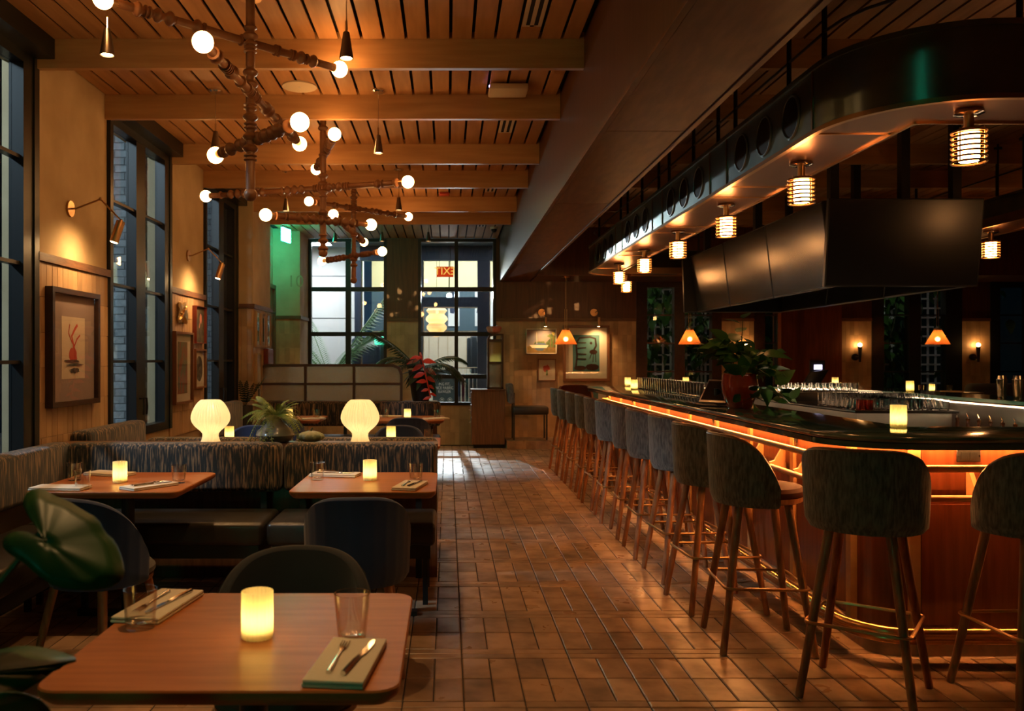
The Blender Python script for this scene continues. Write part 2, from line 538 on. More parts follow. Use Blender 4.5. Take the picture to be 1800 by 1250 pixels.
# ------------------------------------------------------------------ ceiling
ceil = struct('ceiling', MB().box(-2.9, 10.7, -2.2, 14.3, 3.455, 3.55), 'plenum')
BY = [5.31, 6.43, 7.91, 9.02, 10.48, 11.48]
for y in BY:
    obj('beam', MB().box(XL, 0.849, y, y + 0.045, 3.23, 3.455), 'beam_wood', ceil, smooth=False)
    obj('beam', MB().box(1.361, 10.5, y, y + 0.045, 3.23, 3.455), 'beam_wood', ceil, smooth=False)
edges = [-2.0] + BY + [YB]
slx = [0.0185 + 0.138 * k for k in range(-18, 6)]
xs = [XL] + slx + [0.825]
DIFF = {0: 3.2, 2: 6.55, 4: 9.2, 6: 11.65}
sl_cache = {}
for b in range(7):
    y0 = edges[b] + (0.048 if b else 0); y1 = edges[b + 1] - 0.004
    for i in range(len(xs) - 1):
        x0, x1 = xs[i] + 0.0098, xs[i + 1] - 0.0098
        key = (b, round(x1 - x0, 3))
        if key not in sl_cache:
            w = (x1 - x0) / 2; l = (y1 - y0) / 2
            sl_cache[key] = MB().box(-w, w, -l, l, 0, 0.012).mesh('slat', 'slat_wood', False)
        put('slat', sl_cache[key], ceil, ((x0 + x1) / 2, (y0 + y1) / 2, ZC))
for i in range(66):
    x = 1.38 + 0.138 * i
    key = 'bar'
    if key not in sl_cache:
        sl_cache[key] = MB().box(-.0595, .0595, -7.45, 7.45, 0, 0.012).mesh('slat', 'slat_wood', False)
    put('slat', sl_cache[key], ceil, (x + 0.069, 5.45, ZC))

# dropped soffit between dining side and bar
sof = struct('ceiling_soffit', MB().box(0.85, 1.36, -2, YB, 2.705, 3.45), 'soffit_side', smooth=False)
sy = [-2, 2.56, 4.77, 6.98, 9.2, 11.4, YB]
for a, b in zip(sy[:-1], sy[1:]):
    obj('panel', MB().box(0.885, 1.325, a + 0.003, b - 0.003, 2.693, 2.706), 'soffit_wood', sof, smooth=False)
obj('edge_strip', MB().box(0.85, 0.88, -2, YB, 2.688, 2.706), 'soffit_wood', sof, smooth=False)
obj('edge_strip', MB().box(1.33, 1.36, -2, 12.95, 2.688, 2.73), 'soffit_wood', sof, smooth=False)
struct('ceiling_soffit', MB().box(1.362, 10.5, 12.95, YB, 2.69, 3.45), 'wall_wood', smooth=False)

# ------------------------------------------------------------------ walls
def tiles_x(parent, x0, x1, y, z0, z1, tw=0.0755, th=0.225, name='tile_field', mt='tile_wall_far'):
    """tile field on a wall that faces the camera, joined"""
    m = MB()
    n = max(1, round((x1 - x0) / tw)); w = (x1 - x0) / n
    rows = int(math.ceil((z1 - z0) / th - 1e-6))
    for r in range(rows):
        b = max(z0, z1 - (r + 1) * th); t = z1 - r * th
        for i in range(n):
            d = random.uniform(0.005, 0.008)
            m.box(x0 + i * w + .0015, x0 + (i + 1) * w - .0015, y - d, y + 0.001, b + .0015, t - .0015)
    me = m.mesh(name, mt, False)
    set_rnd(me, 6)
    return tag(put(name, me, parent), kind='stuff')

def tiles_y(parent, y0, y1, x, z0, z1, tw=0.0755, th=0.225):
    """single wall tiles on a wall that runs away from the camera"""
    n = max(1, round((y1 - y0) / tw)); w = (y1 - y0) / n
    me = MB().rb(-.004, .004, -w / 2 + .0012, w / 2 - .0012, -th / 2 + .0012, th / 2 - .0012, .0015, 1).mesh('tile', 'tile_wall', False)
    rows = int((z1 - z0) / th)
    for r in range(rows):
        for i in range(n):
            put('tile', me, parent, (x + random.uniform(.001, .0035), y0 + (i + .5) * w, z1 - (r + .5) * th), (0, random.gauss(0, .004), random.gauss(0, .004)))

struct('wall_left', MB().box(XL - .2, XL, -2, 3.93, 0, 3.45), 'plaster')
for (y0, y1) in ((5.33, 6.48), (7.91, 9.04)):
    w = struct('wall_left', MB().box(XL - .2, XL, y0, y1, 0, 3.45), 'plaster', smooth=False)
    obj('backing', MB().box(XL - .01, XL + .002, y0, y1, 0, 2.04), 'grout_wall', w, smooth=False)
    tiles_y(w, y0, y1, XL + .002, 0.69, 2.04)
    obj('rail', MB().box(XL - .01, XL + .03, y0, y1 + (.004), 2.04, 2.092), 'trim_wood', w, smooth=False)
for (y0, y1) in ((3.93, 5.33), (6.48, 7.91), (9.04, 10.43)):
    struct('wall_left', MB().box(XL - .2, XL, y0, y1, 0, 0.78), 'plaster', smooth=False)
    struct('wall_left', MB().box(XL - .2, XL, y0, y1, 3.29, 3.45), 'plaster', smooth=False)
# projecting pier with a return that faces the room
XP = -2.385
p3 = struct('wall_left', MB().box(XL - .2, XP, 10.43, 11.47, 0, 3.45), 'plaster', smooth=False)
tiles_x(p3, XL, XP, 10.43, 0, 2.04)
m = MB()
nn = 14
for i in range(nn):
    for r in range(9):
        wv = 1.04 / nn
        m.box(XP - .001, XP + random.uniform(.005, .008), 10.43 + i * wv + .0015, 10.43 + (i + 1) * wv - .0015, 2.04 - (r + 1) * .225 + .0015, 2.04 - r * .225 - .0015)
me = m.mesh('tile_field', 'tile_wall_far', False); set_rnd(me, 6)
tag(put('tile_field', me, p3), kind='stuff')
obj('rail', MB().box(XL, XP + .03, 10.40, 11.48, 2.04, 2.092), 'trim_wood', p3, smooth=False)
# recess with the exit door, then the wall beside the street window
w4 = struct('wall_left', MB().box(-2.95, -2.30, 13.28, 14.28, 0, 3.45), 'plaster', smooth=False)
tiles_x(w4, -2.70, -2.30, 13.28, 0, 2.04)
obj('rail', MB().box(-2.70, -2.28, 13.255, YB, 2.04, 2.092), 'trim_wood', w4, smooth=False)
nm = put('numeral', text_mesh('10', 0.26, 'tile_wall_far', .0015), w4, (-2.37, 13.277, 2.62), (R(90), 0, 0))
struct('wall_left', MB().box(-2.95, -2.72, 11.47, 13.28, 2.5, 3.45), 'plaster', smooth=False)
d1 = thing('door_1', None, None, (-2.72, 11.47, 0), 0, kind='structure')
obj('door_leaf', MB().box(-.05, 0, .08, 1.73, 0, 2.5), 'frame_brown', d1, smooth=False)
obj('stile', MB().box(-.02, .02, .08, .25, 0, 2.5).box(-.02, .02, 1.55, 1.73, 0, 2.5), 'walnut', d1, smooth=False)
obj('push_bar', MB().cyl((.07, .3, 2.12), (.07, 1.6, 2.12), .016), 'black_metal', d1)
obj('door_frame', MB().box(-.06, .05, 0, .08, 0, 2.56).box(-.06, .05, 1.73, 1.81, 0, 2.56).box(-.06, .05, 0, 1.81, 2.5, 2.56), 'walnut', d1, smooth=False)

def back_seg(x0, x1, z_up, zb=0.0, upper='wall_wood', full=False):
    w = struct('wall_back', MB().box(x0, x1, YB, YB + .2, zb, z_up), 'grout_wall', smooth=False)
    if full:
        return w
    tiles_x(w, x0, x1, YB, zb, 2.04)
    obj('rail', MB().box(x0, x1, YB - .03, YB, 2.04, 2.092), 'trim_wood', w, smooth=False)
    obj('panel', MB().box(x0, x1, YB - .012, YB, 2.092, z_up), upper, w, smooth=False)
    return w
back_seg(-1.004, -0.488, 3.45)
for (x0, x1) in ((-2.30, -1.004), (-0.488, 0.798)):
    w = struct('wall_back', MB().box(x0, x1, YB, YB + .2, 0, 0.655), 'grout_wall', smooth=False)
    tiles_x(w, x0, x1, YB, 0, 0.655)
back_seg(0.798, 3.107, 3.45)
back_seg(4.515, 5.05, 2.69)
back_seg(6.49, 6.99, 2.69)
back_seg(8.476, 8.945, 2.69)
pan = struct('wall_back', MB().box(5.71, 6.49, YB - .03, YB + .2, 0, 2.69), 'red_wood', smooth=False)
pil = struct('wall_back', MB().box(5.44, 5.71, YB - .16, YB + .2, 0, 2.69), 'bar_wood', smooth=False)
struct('wall_right', MB().box(10.5, 10.7, -2, 14.3, 0, 3.45), 'wall_wood')
struct('wall_near', MB().box(-2.8, 10.7, -2.2, -2.0, 0, 3.45), 'wall_wood')

# ------------------------------------------------------------------ windows
def window(name, loc, rz, W, z0, z1, cols, mz, fw=0.06, fd=0.10, mw=0.05, bars=0.022, mt='black_frame', pane='pane_glass', gl_y=0.05):
    """local x along the wall, local y outward; cols = list of (x0, x1) glazed openings; mz = glazing bar heights"""
    w = thing(name, None, None, loc, rz, kind='structure')
    obj('frame', MB().box(0, W, -.02, fd, z1 - fw, z1).box(0, W, -.02, fd, z0, z0 + fw).box(0, cols[0][0], -.02, fd, z0 + fw, z1 - fw).box(cols[-1][1], W, -.02, fd, z0 + fw, z1 - fw), mt, w, smooth=False)
    for (a, b) in zip(cols[:-1], cols[1:]):
        obj('mullion', MB().box(a[1], b[0], -.015, fd, z0 + fw, z1 - fw), mt, w, smooth=False)
    zs = [z0 + fw] + list(mz) + [z1 - fw]
    for (x0, x1) in cols:
        for z in mz:
            obj('glazing_bar', MB().box(x0, x1, .0, fd * .8, z - bars / 2, z + bars / 2), mt, w, smooth=False)
        for a, b in zip(zs[:-1], zs[1:]):
            obj('pane', MB().box(x0, x1, gl_y, gl_y + .006, a, b), pane, w, smooth=False)
    return w
# casements on the left wall (local x = +Y, local y = -X)
for n, (y0, y1) in enumerate(((3.93, 5.33), (6.48, 7.91), (9.04, 10.43))):
    W = y1 - y0
    w = window('window_%d' % (n + 1), (XL, y0, 0), R(90), W, 0.78, 3.29, [(0.07, W / 2 - 0.15), (W / 2 + .06, W - 0.17)], (1.40, 2.0, 2.645), fw=.07, fd=.07)
    obj('blind_box', MB().box(-.01, W - .02, -.14, .0, 3.285, 3.408), 'black_frame', w, smooth=False)
    obj('jamb_trim', MB().box(-.012, .03, -.03, .0, .78, 3.29).box(W - .05, W + .012, -.03, 0, .78, 3.29), 'black_frame', w, smooth=False)
    for s in (-1, 1):
        x = W / 2 - .045 + s * .035
        obj('handle', MB().tube([(x, -.015, 1.09), (x, -.05, 1.09), (x + .0, -.055, 1.02), (x, -.05, .955)], .009, 6), 'black_metal', w)
# steel windows of the far wall
window('window_4', (-2.30, YB, 0), 0, 1.296, 0.655, 3.40, [(.05, .615), (.70, 1.245)], (1.13, 1.83, 2.57), fw=.05, fd=.09, mw=.08, bars=.07)
window('window_5', (-0.488, YB, 0), 0, 1.286, 0.655, 3.40, [(.05, .60), (.66, 1.236)], (1.13, 1.83, 2.57), fw=.05, fd=.09, mw=.08, bars=.07)
window('window_6', (3.107, YB, 0), 0, 1.408, 0.0, 2.69, [(.18, .63), (.80, 1.25)], (.5, 1.21, 1.68, 2.145), fw=.09, fd=.14, mt='frame_dark')
window('window_7', (5.05, YB, 0), 0, 0.39, 0.0, 2.69, [(.18, .385)], (.5, 1.21, 1.68, 2.145), fw=.09, fd=.14, mt='frame_dark')
window('window_8', (6.99, YB, 0), 0, 1.486, 0.0, 2.69, [(.20, .62), (.81, 1.22)], (.5, 1.21, 1.68, 2.145), fw=.09, fd=.14)
window('window_9', (8.945, YB, 0), 0, 1.555, 0.0, 2.69, [(.16, .62), (.81, 1.3)], (.5, 1.21, 1.68, 2.145), fw=.09, fd=.14)

# step in front of the picture wall
st = struct('floor_step', MB().box(0.93, 2.9, 13.4, YB, 0, 0.125), 'grout_wall', smooth=False)
m = MB()
for i in range(26):
    m.box(.93 + i * .0755 + .002, .93 + (i + 1) * .0755 - .002, 13.39, 13.401, .002, .123)
for i in range(8):
    for j in range(3):
        m.box(.93 + i * .245 + .002, .93 + (i + 1) * .245 - .002, 13.392 + j * .225, 13.392 + (j + 1) * .225 - .004, .124, .134)
me = m.mesh('tile_field', 'tile_floor_far', False); set_rnd(me, 6)
tag(put('tile_field', me, st), kind='stuff')

# ------------------------------------------------------------------ outside: brick piers by the left windows
struct('exterior_ground', MB().box(-14, 14, -4, 26, -.12, -.07), 'exterior_ground')
bm_ = MB().rb(-.097, .097, -.03, .03, -.0335, .0335, .004, 1).mesh('brick', 'white_brick', False)
def brick_pier(x0, x1, y, z1):
    p = struct('exterior_pier', MB().box(x0, x1, y, y + .35, -.07, z1), 'mortar', smooth=False)
    r = 0; z = .62
    while z < z1 - .04:
        x = x0 + .1 - (.1 if r % 2 else 0)
        while x < x1 + .02:
            if x0 - .03 < x:
                put('brick', bm_, p, (x, y + .02, z), (0, 0, random.gauss(0, .008)))
            x += .205
        z += .076; r += 1
brick_pier(-3.80, -3.12, 8.7, 3.9)
brick_pier(-3.75, -3.10, 11.6, 3.9)
eb = thing('facing_building', 'dark blue building front across the street outside left windows', 'building', (-9.0, 10, 0))
obj('facade', MB().box(-.3, 0, -12, 14, -.07, 9), 'night_blue', eb, smooth=False)
for i in range(10):
    obj('facade_window', MB().box(0, .03, -10 + i * 2.2, -9.1 + i * 2.2, .9, 3.6), 'navy', eb, smooth=False)
sl = thing('street_lamp', 'cool white street lamp outside the left windows', 'street lamp', (-5.4, 3.2, -.07))
obj('post', MB().cyl((0, 0, 0), (0, 0, 4.6), .05, .035), 'black_metal', sl)
obj('lantern', MB().rb(-.17, .17, -.17, .17, 4.6, 4.95, .03, 2), 'street_light', sl)
# ------------------------------------------------------------------ the bar
def rrect(x0, x1, y0, y1, r, o, z, n=10):
    x0 += o; x1 -= o; y0 += o; y1 -= o; r = max(r - o, 0.012)
    pts = []
    for (cx, cy_, a0) in ((x0 + r, y0 + r, 180), (x1 - r, y0 + r, 270), (x1 - r, y1 - r, 0), (x0 + r, y1 - r, 90)):
        for i in range(n + 1):
            a = R(a0 + 90 * i / n)
            pts.append((cx + r * cos(a), cy_ + r * sin(a), z))
    return pts

def loft(rect, prof, closed=True, n=10):
    m = MB()
    loops = [rrect(*rect, o, z, n) for (o, z) in prof]
    k = len(loops[0]); vs = [p for l in loops for p in l]; fs = []
    L = len(loops)
    for i in range(L if closed else L - 1):
        a = i * k; b = ((i + 1) % L) * k
        fs += [(a + j, a + (j + 1) % k, b + (j + 1) % k, b + j) for j in range(k)]
    return m.add(vs, fs)

def circ(o, z, r, n=8):
    return [(o + r * cos(2 * pi * i / n), z + r * sin(2 * pi * i / n)) for i in range(n)]

BR = (1.77, 5.30, 3.80, 11.20, 0.40)
wt = obj('bar_worktop', loft(BR, [(.60, 1.04), (.60, 1.07), (.016, 1.07), (.005, 1.066), (0, 1.056), (.005, 1.045), (.016, 1.04)], n=12), 'marble', ang=50,
         label='dark green marble worktop running all around the island bar', cat='countertop')
bar = thing('island_bar', 'orange lit wooden bar base under the green marble worktop', 'bar', (0, 0, 0))
obj('apron', loft(BR, [(.012, 1.012), (.012, 1.039), (.07, 1.039), (.07, 1.012)], n=12), 'marble', bar, ang=50)
obj('body', loft(BR, [(.31, .09), (.31, 1.03), (.36, 1.03), (.36, .09)]), 'bar_wood', bar)
obj('plinth', loft(BR, [(.27, 0), (.27, .10), (.36, .10), (.36, 0)]), 'tile_floor', bar)
obj('led_strip', loft(BR, [(.258, 1.028), (.278, 1.028), (.278, 1.036), (.258, 1.036)]), 'led_orange', bar)
obj('rail', loft(BR, circ(.20, .905, .018, 10)), 'rail_wood', bar, ang=60)
obj('rail', loft(BR, circ(.20, .765, .016, 10)), 'rail_wood', bar, ang=60)
obj('foot_rail', loft(BR, circ(.13, .155, .026, 12)), 'brass', bar, ang=60)
obj('foot_rail', loft(BR, circ(.17, .112, .022, 12)), 'brass', bar, ang=60)
pm = MB().box(-.012, .03, -.025, .025, .10, 1.0).mesh('post', 'rail_wood', False)
ks = [4.36 + .72 * i for i in range(10)]
for y in ks:
    put('post', pm, bar, (2.058, y, 0))
pnl = MB().box(-.008, .02, -.32, .32, .14, .72).mesh('panel', 'bar_wood', False)
pnu = MB().box(-.008, .02, -.32, .32, .79, 1.0).mesh('panel', 'bar_wood', False)
for y in ks[:-1]:
    put('panel', pnl, bar, (2.07, y + .36, 0)); put('panel', pnu, bar, (2.07, y + .36, 0))
for i, x in enumerate((2.24, 3.02, 3.80, 4.58)):
    put('post', pm, bar, (x, 4.098, 0), (0, 0, R(90)))
    put('panel', pnl, bar, (x + .39, 4.11, 0), (0, 0, R(90)), (1, 1.1, 1)); put('panel', pnu, bar, (x + .39, 4.11, 0), (0, 0, R(90)), (1, 1.1, 1))
bk = MB().prism([(0, .745), (0.1, .745), (0.1, .895), (.085, .895), (.03, .80), (0, .79)], -.011, .011).xf(Matrix.Rotation(R(90), 4, 'X')).mesh('bracket', 'rail_wood', False)
for i in range(18):
    put('bracket', bk, bar, (1.968, 4.5 + .36 * i, 0))
for i in range(8):
    put('bracket', bk, bar, (2.5 + .36 * i, 3.998, 0), (0, 0, R(90)))
fb = MB().tube([(0, 0, .155), (.05, 0, .12), (.06, 0, .0)], .011, 6).mesh('foot_bracket', 'brass')
for i in range(6):
    put('foot_bracket', fb, bar, (1.90, 4.6 + 1.2 * i, 0))
# inner steel face, drain boards
und = thing('under_bar', 'stainless steel drain boards and speed rails inside the bar', 'bar equipment', (0, 0, 0))
obj('inner_panel', loft(BR, [(.60, .25), (.60, 1.03), (.615, 1.03), (.615, .25)]), 'steel', und)
obj('drain_board', MB().box(2.42, 4.66, 4.45, 5.05, .86, .885).box(2.42, 4.66, 5.03, 5.05, .885, .92), 'steel', und, smooth=False)
obj('drain_board', MB().box(2.42, 2.85, 5.1, 10.4, .86, .885), 'steel', und, smooth=False)
obj('speed_rail', MB().box(4.38, 4.66, 5.3, 9.0, .58, .60).box(4.38, 4.395, 5.3, 9.0, .60, .74), 'steel', und, smooth=False)
obj('led_strip', loft(BR, [(.622, 1.018), (.63, 1.018), (.63, 1.026), (.622, 1.026)]), 'led_inner', und)
obj('leg', MB().box(2.45, 2.49, 4.5, 4.54, 0, .86).box(4.6, 4.64, 4.5, 4.54, 0, .86).box(2.8, 2.84, 10.3, 10.34, 0, .86), 'steel', und, smooth=False)
isl = thing('glass_island', 'steel back bar island topped with a black mat', 'counter', (0, 0, 0))
obj('cabinet', MB().box(3.62, 4.46, 7.55, 9.7, 0, .94), 'steel', isl, smooth=False)
obj('glass_mat', MB().rb(3.58, 4.50, 7.5, 9.75, .94, .965, .008, 2), 'black_metal', isl)
gr = thing('glass_riser', 'low black step for glasses at the rear of the steel island', 'shelf', (4.04, 9.42, .965))
obj('top_board', MB().box(-.42, .42, -.27, .27, .075, .095), 'black_metal', gr, smooth=False)
for y in (-.26, .26):
    obj('kick_board', MB().box(-.42, .42, y - .01, y + .01, 0, .075), 'black_metal', gr, smooth=False)

def tumbler(name, r0, r1, h, mt, n=18, th=.0025, foot=.008):
    m = MB().lathe([(.0005, 0), (r0, 0), (r0 + (r1 - r0) * .1, h * .1), (r1, h), (r1 - th, h), (r0 - th, foot + .004), (r0 * .6, foot), (.0005, foot)], n)
    return m.mesh(name, mt, True, 50)
TUMB = tumbler('tumbler', .033, .039, .10, 'glass', 14)
TALL = tumbler('tumbler', .033, .038, .135, 'glass', 14)
TUMR = tumbler('tumbler', .033, .037, .09, 'glass_red', 14)
def loose(name, me, loc, label, cat, group=None, rz=0.0):
    return tag(put(name, me, None, loc, (0, 0, rz)), label, cat, group)
for j in range(9):
    for i in range(11):
        x = 3.66 + .075 * i; y = 7.57 + .098 * j
        red = j == 0 and i in (0, 1)
        if red:
            loose('tumbler', TUMR, (x, y, .965), 'red tinted tumbler, %s from the left in the front row of the glass mat' % ORD[i], 'glass')
        else:
            loose('tumbler', TUMB if j < 3 else TALL, (x, y, .965), 'clear tumbler standing on the black mat of the back bar island', 'glass', 'tumblers on the island mat')
for i in range(11):
    for j in range(2):
        loose('tumbler', TUMB, (3.66 + .075 * i, 9.25 + .12 * j, 1.06), 'clear tumbler on the raised step at the rear of the island', 'glass', 'tumblers on the island step')
for i in range(27):
    for j in range(2):
        loose('tumbler', TALL, (2.235 + .08 * j, 7.45 + .095 * i, 1.07), 'tall clear tumbler lined up along the inner edge of the left worktop', 'glass', 'tumbler row on the left worktop')
for i in range(14):
    loose('tumbler', TUMB, (2.52 + .078 * i, 4.98 - .09 * (i % 2), .885), 'clear tumbler on the steel drain board behind the front worktop', 'glass', 'tumblers on the drain board')
WINE = MB().lathe([(.0005, 0), (.032, 0), (.03, .003), (.004, .008), (.004, .075), (.02, .09), (.036, .12), (.038, .15), (.031, .19), (.030, .19), (.036, .15), (.034, .121), (.018, .093), (.0005, .09)], 14).mesh('wine_glass', 'tumbler_glass')
for i in range(14):
    loose('wine_glass', WINE, (3.72 + .068 * i, 4.76 + .075 * (i % 3), .885), 'stemmed clear glass crowded on the drain board at the right', 'glass', 'stemmed glasses on the drain board')
BOT = MB().lathe([(.0005, 0), (.036, 0), (.037, .01), (.037, .17), (.03, .20), (.014, .225), (.013, .28), (.016, .283), (.016, .30), (.0005, .30)], 14).mesh('bottle_body', 'liquor')
SPT = MB().cyl((0, 0, .30), (0, 0, .315), .011, .009, 8).cyl((0, 0, .315), (0, .02, .345), .004, .003, 6).mesh('pour_spout', 'chrome')
b0 = thing('liquor_bottle', 'dark liquor bottle with metal pour spout in the speed rail', 'bottle', (4.52, 5.4, .60), 0, 'bottles in the speed rail')
put('bottle_body', BOT, b0); put('pour_spout', SPT, b0)
for i in range(1, 22):
    dup(b0, (4.52, 5.4 + .155 * i, .60))
SHK = MB().lathe([(.0005, 0), (.031, 0), (.036, .02), (.044, .16), (.045, .162), (.045, .168), (.04, .17), (.033, .2), (.0005, .205)], 18).mesh('cocktail_shaker', 'chrome')
for i, (x, y) in enumerate(((5.00, 7.70), (5.06, 7.56), (5.13, 7.68), (5.14, 7.45))):
    loose('cocktail_shaker', SHK, (x, y, 1.07), 'polished steel cocktail shaker standing on the right worktop', 'shaker', 'steel shakers on the right worktop')

# outlets on the bar face
def outlet(loc, rz, label, s=1.0):
    t = thing('power_outlet', label, 'outlet', loc, rz)
    obj('face_plate', MB().rb(-.058 * s, .058 * s, -.006, 0, -.03, .03, .003, 1), 'black_metal', t)
    for k in (-1, 1):
        obj('socket', MB().box(k * .022 * s - .016 * s, k * .022 * s + .016 * s, -.009, -.005, -.018, .018), 'black_frame', t, smooth=False)
    for k in (-1, 1):
        obj('screw', MB().cyl((k * .05 * s, -.008, 0), (k * .05 * s, -.005, 0), .003, n=6), 'chrome', t)
    return t
outlet((2.50, 4.099, .955), 0, 'black power outlet on the front bar face beside the right stool')
for i, y in enumerate((5.05, 6.6, 8.0, 9.5)):
    outlet((2.058, y, .955), R(-90), 'small black power outlet under the left worktop, %s from the corner' % ORD[i], .5)

# ------------------------------------------------------------------ canopy above the bar
CR = (1.90, 5.17, 3.81, 12.0, 0.60)
can = thing('bar_canopy', 'dark green steel canopy with rounded corners hanging above the bar', 'canopy', (0, 0, 0))
obj('fascia', loft(CR, [(0, 2.60), (0, 2.925), (.02, 2.925), (.02, 2.60)], n=16), 'green_steel', can, ang=50)
obj('top_rim', loft(CR, [(-.012, 2.915), (-.012, 2.94), (.03, 2.94), (.03, 2.915)], n=16), 'green_steel', can, ang=50)
obj('bottom_rim', loft(CR, [(-.012, 2.583), (-.012, 2.606), (.02, 2.606), (.02, 2.583)], n=16), 'aged_brass', can, ang=50)
obj('underside', loft(CR, [(.02, 2.592), (.40, 2.592), (.40, 2.604), (.02, 2.604)], n=16), 'copper_panel', can)
obj('inner_rim', loft((1.90, 5.17, 3.81, 12.0, .40), [(.40, 2.58), (.40, 2.66), (.415, 2.66), (.415, 2.58)], n=2), 'aged_brass', can, smooth=False)
seams = [4.44, 5.81, 6.18, 7.55, 7.92, 9.29, 9.66, 11.03]
sm = MB().box(-.006, .0, -.006, .006, 2.606, 2.915).mesh('seam_strip', 'aged_brass', False)
su = MB().box(.0, .40, -.005, .005, 2.586, 2.593).mesh('under_strip', 'aged_brass', False)
rg = MB().tube([(0, .115 * cos(2 * pi * i / 28), .115 * sin(2 * pi * i / 28)) for i in range(28)], .009, 6, True).mesh('ring', 'green_steel')
rd = MB().cyl((-.004, 0, 0), (.001, 0, 0), .11, n=28).mesh('ring_disc', 'black_metal')
for y in seams:
    put('seam_strip', sm, can, (1.90, y, 0)); put('under_strip', su, can, (1.905, y, 0))
for g in range(4):
    for k in range(3):
        y = 4.72 + 1.74 * g + .40 * k
        r_ = put('ring', rg, can, (1.898, y, 2.755)); put('ring_disc', rd, r_)
rod = MB().cyl((0, 0, 2.93), (0, 0, 3.42), .014, n=8).cyl((0, 0, 3.36), (0, 0, 3.38), .04, n=10).mesh('hanger_rod', 'black_metal')
for y in seams + [4.9, 6.8, 8.6]:
    put('hanger_rod', rod, can, (1.96, y, 0)); put('hanger_rod', rod, can, (5.10, y, 0))
for x in (2.6, 3.5, 4.4):
    put('hanger_rod', rod, can, (x, 3.88, 0)); put('hanger_rod', rod, can, (x, 11.9, 0))
obj('top_pipe', loft(CR, circ(.06, 3.12, .008, 6), n=6), 'black_metal', can)

def bar_lamp():
    t = thing('bar_lamp', '', 'lamp', (0, 0, 2.592))
    obj('ceiling_plate', MB().lathe([(.001, 0), (.062, 0), (.066, -.008), (.066, -.018), (.04, -.026), (.001, -.026)], 20), 'chrome', t)
    obj('stem', MB().cyl((0, 0, -.02), (0, 0, -.095), .022, n=12), 'aged_brass', t)
    obj('cap', MB().lathe([(.001, -.088), (.05, -.09), (.055, -.10), (.055, -.112)], 20), 'aged_brass', t)
    obj('glass_tube', MB().lathe([(.001, -.105), (.042, -.105), (.045, -.115), (.045, -.235), (.040, -.242), (.001, -.242)], 20), 'bar_lamp_glow', t)
    rm = MB().tube([(.073 * cos(2 * pi * i / 24), .073 * sin(2 * pi * i / 24), 0) for i in range(24)], .0055, 6, True).mesh('ring', 'aged_brass')
    for k in range(7):
        put('ring', rm, t, (0, 0, -.105 - .0235 * k))
    vm = MB().cyl((.073, 0, -.09), (.073, 0, -.25), .003, n=6).mesh('cage_wire', 'aged_brass')
    for k in range(4):
        put('cage_wire', vm, t, (0, 0, 0), (0, 0, R(90 * k + 30)))
    return t
bl = bar_lamp()
bl.location = (2.455, 4.02, 2.592)
bl['label'] = 'caged glowing ceiling lamp at the rounded front corner of the canopy'
for i, y in enumerate((5.08, 6.45, 7.80, 9.13, 10.48)):
    dup(bl, (2.105, y, 2.592), R(20 * i), 'caged glowing ceiling lamp under the left canopy side, %s from the front' % ORD[i])
dup(bl, (2.47, 11.79, 2.592), .3, 'caged glowing ceiling lamp under the far end of the canopy')
for y, l in ((7.80, 'caged glowing ceiling lamp right of the big front television'), (5.08, 'caged lamp under the right canopy side near the front'), (6.45, 'caged lamp under the right canopy side before the middle')):
    dup(bl, (4.965, y, 2.592), .7, l)

# ------------------------------------------------------------------ televisions
def tv(loc, rz, label, W=1.24, Ht=.705):
    t = thing('television', label, 'television', loc, rz)
    T = Matrix.Rotation(R(7), 4, 'X')
    obj('casing', MB().rb(-W / 2, W / 2, 0, .05, -Ht, 0, .006, 1).xf(T), 'black_metal', t)
    obj('display', MB().box(-W / 2 + .012, W / 2 - .012, -.002, .001, -Ht + .016, -.012).xf(T), 'screen', t, smooth=False)
    return t
tv((3.66, 6.80, 2.70), 0, 'large black flat television facing the camera above the bar')
for i, y in enumerate((7.53, 8.78, 10.03)):
    tv((3.03, y, 2.70), R(-90), 'black television on the left side of the cluster, %s' % ['nearest to the front', 'in the middle', 'farthest from the front'][i])
    tv((4.30, y, 2.70), R(90), 'black television on the right side of the cluster, %s' % ['nearest to the front', 'in the middle', 'farthest from the front'][i])
tv((3.58, 10.80, 2.70), R(180), 'black television on the rear of the hanging cluster')
rig = thing('television_rig', 'black hanging steel frame that carries the televisions', 'mounting frame', (3.66, 8.7, 2.3))
obj('frame', MB().box(-.5, .5, -1.75, 1.75, .1, .3).box(-.5, -.46, -1.75, 1.75, -.1, .1).box(.46, .5, -1.75, 1.75, -.1, .1), 'black_metal', rig, smooth=False)
pst = MB().box(-.035, .035, -.035, .035, .3, 1.15).mesh('post', 'black_metal', False)
for (x, y) in ((-.5, -1.7), (0.08, -1.7), (.5, -1.7), (-.5, 0), (.5, 0), (-.5, 1.7), (.5, 1.7)):
    put('post', pst, rig, (x, y, 0))

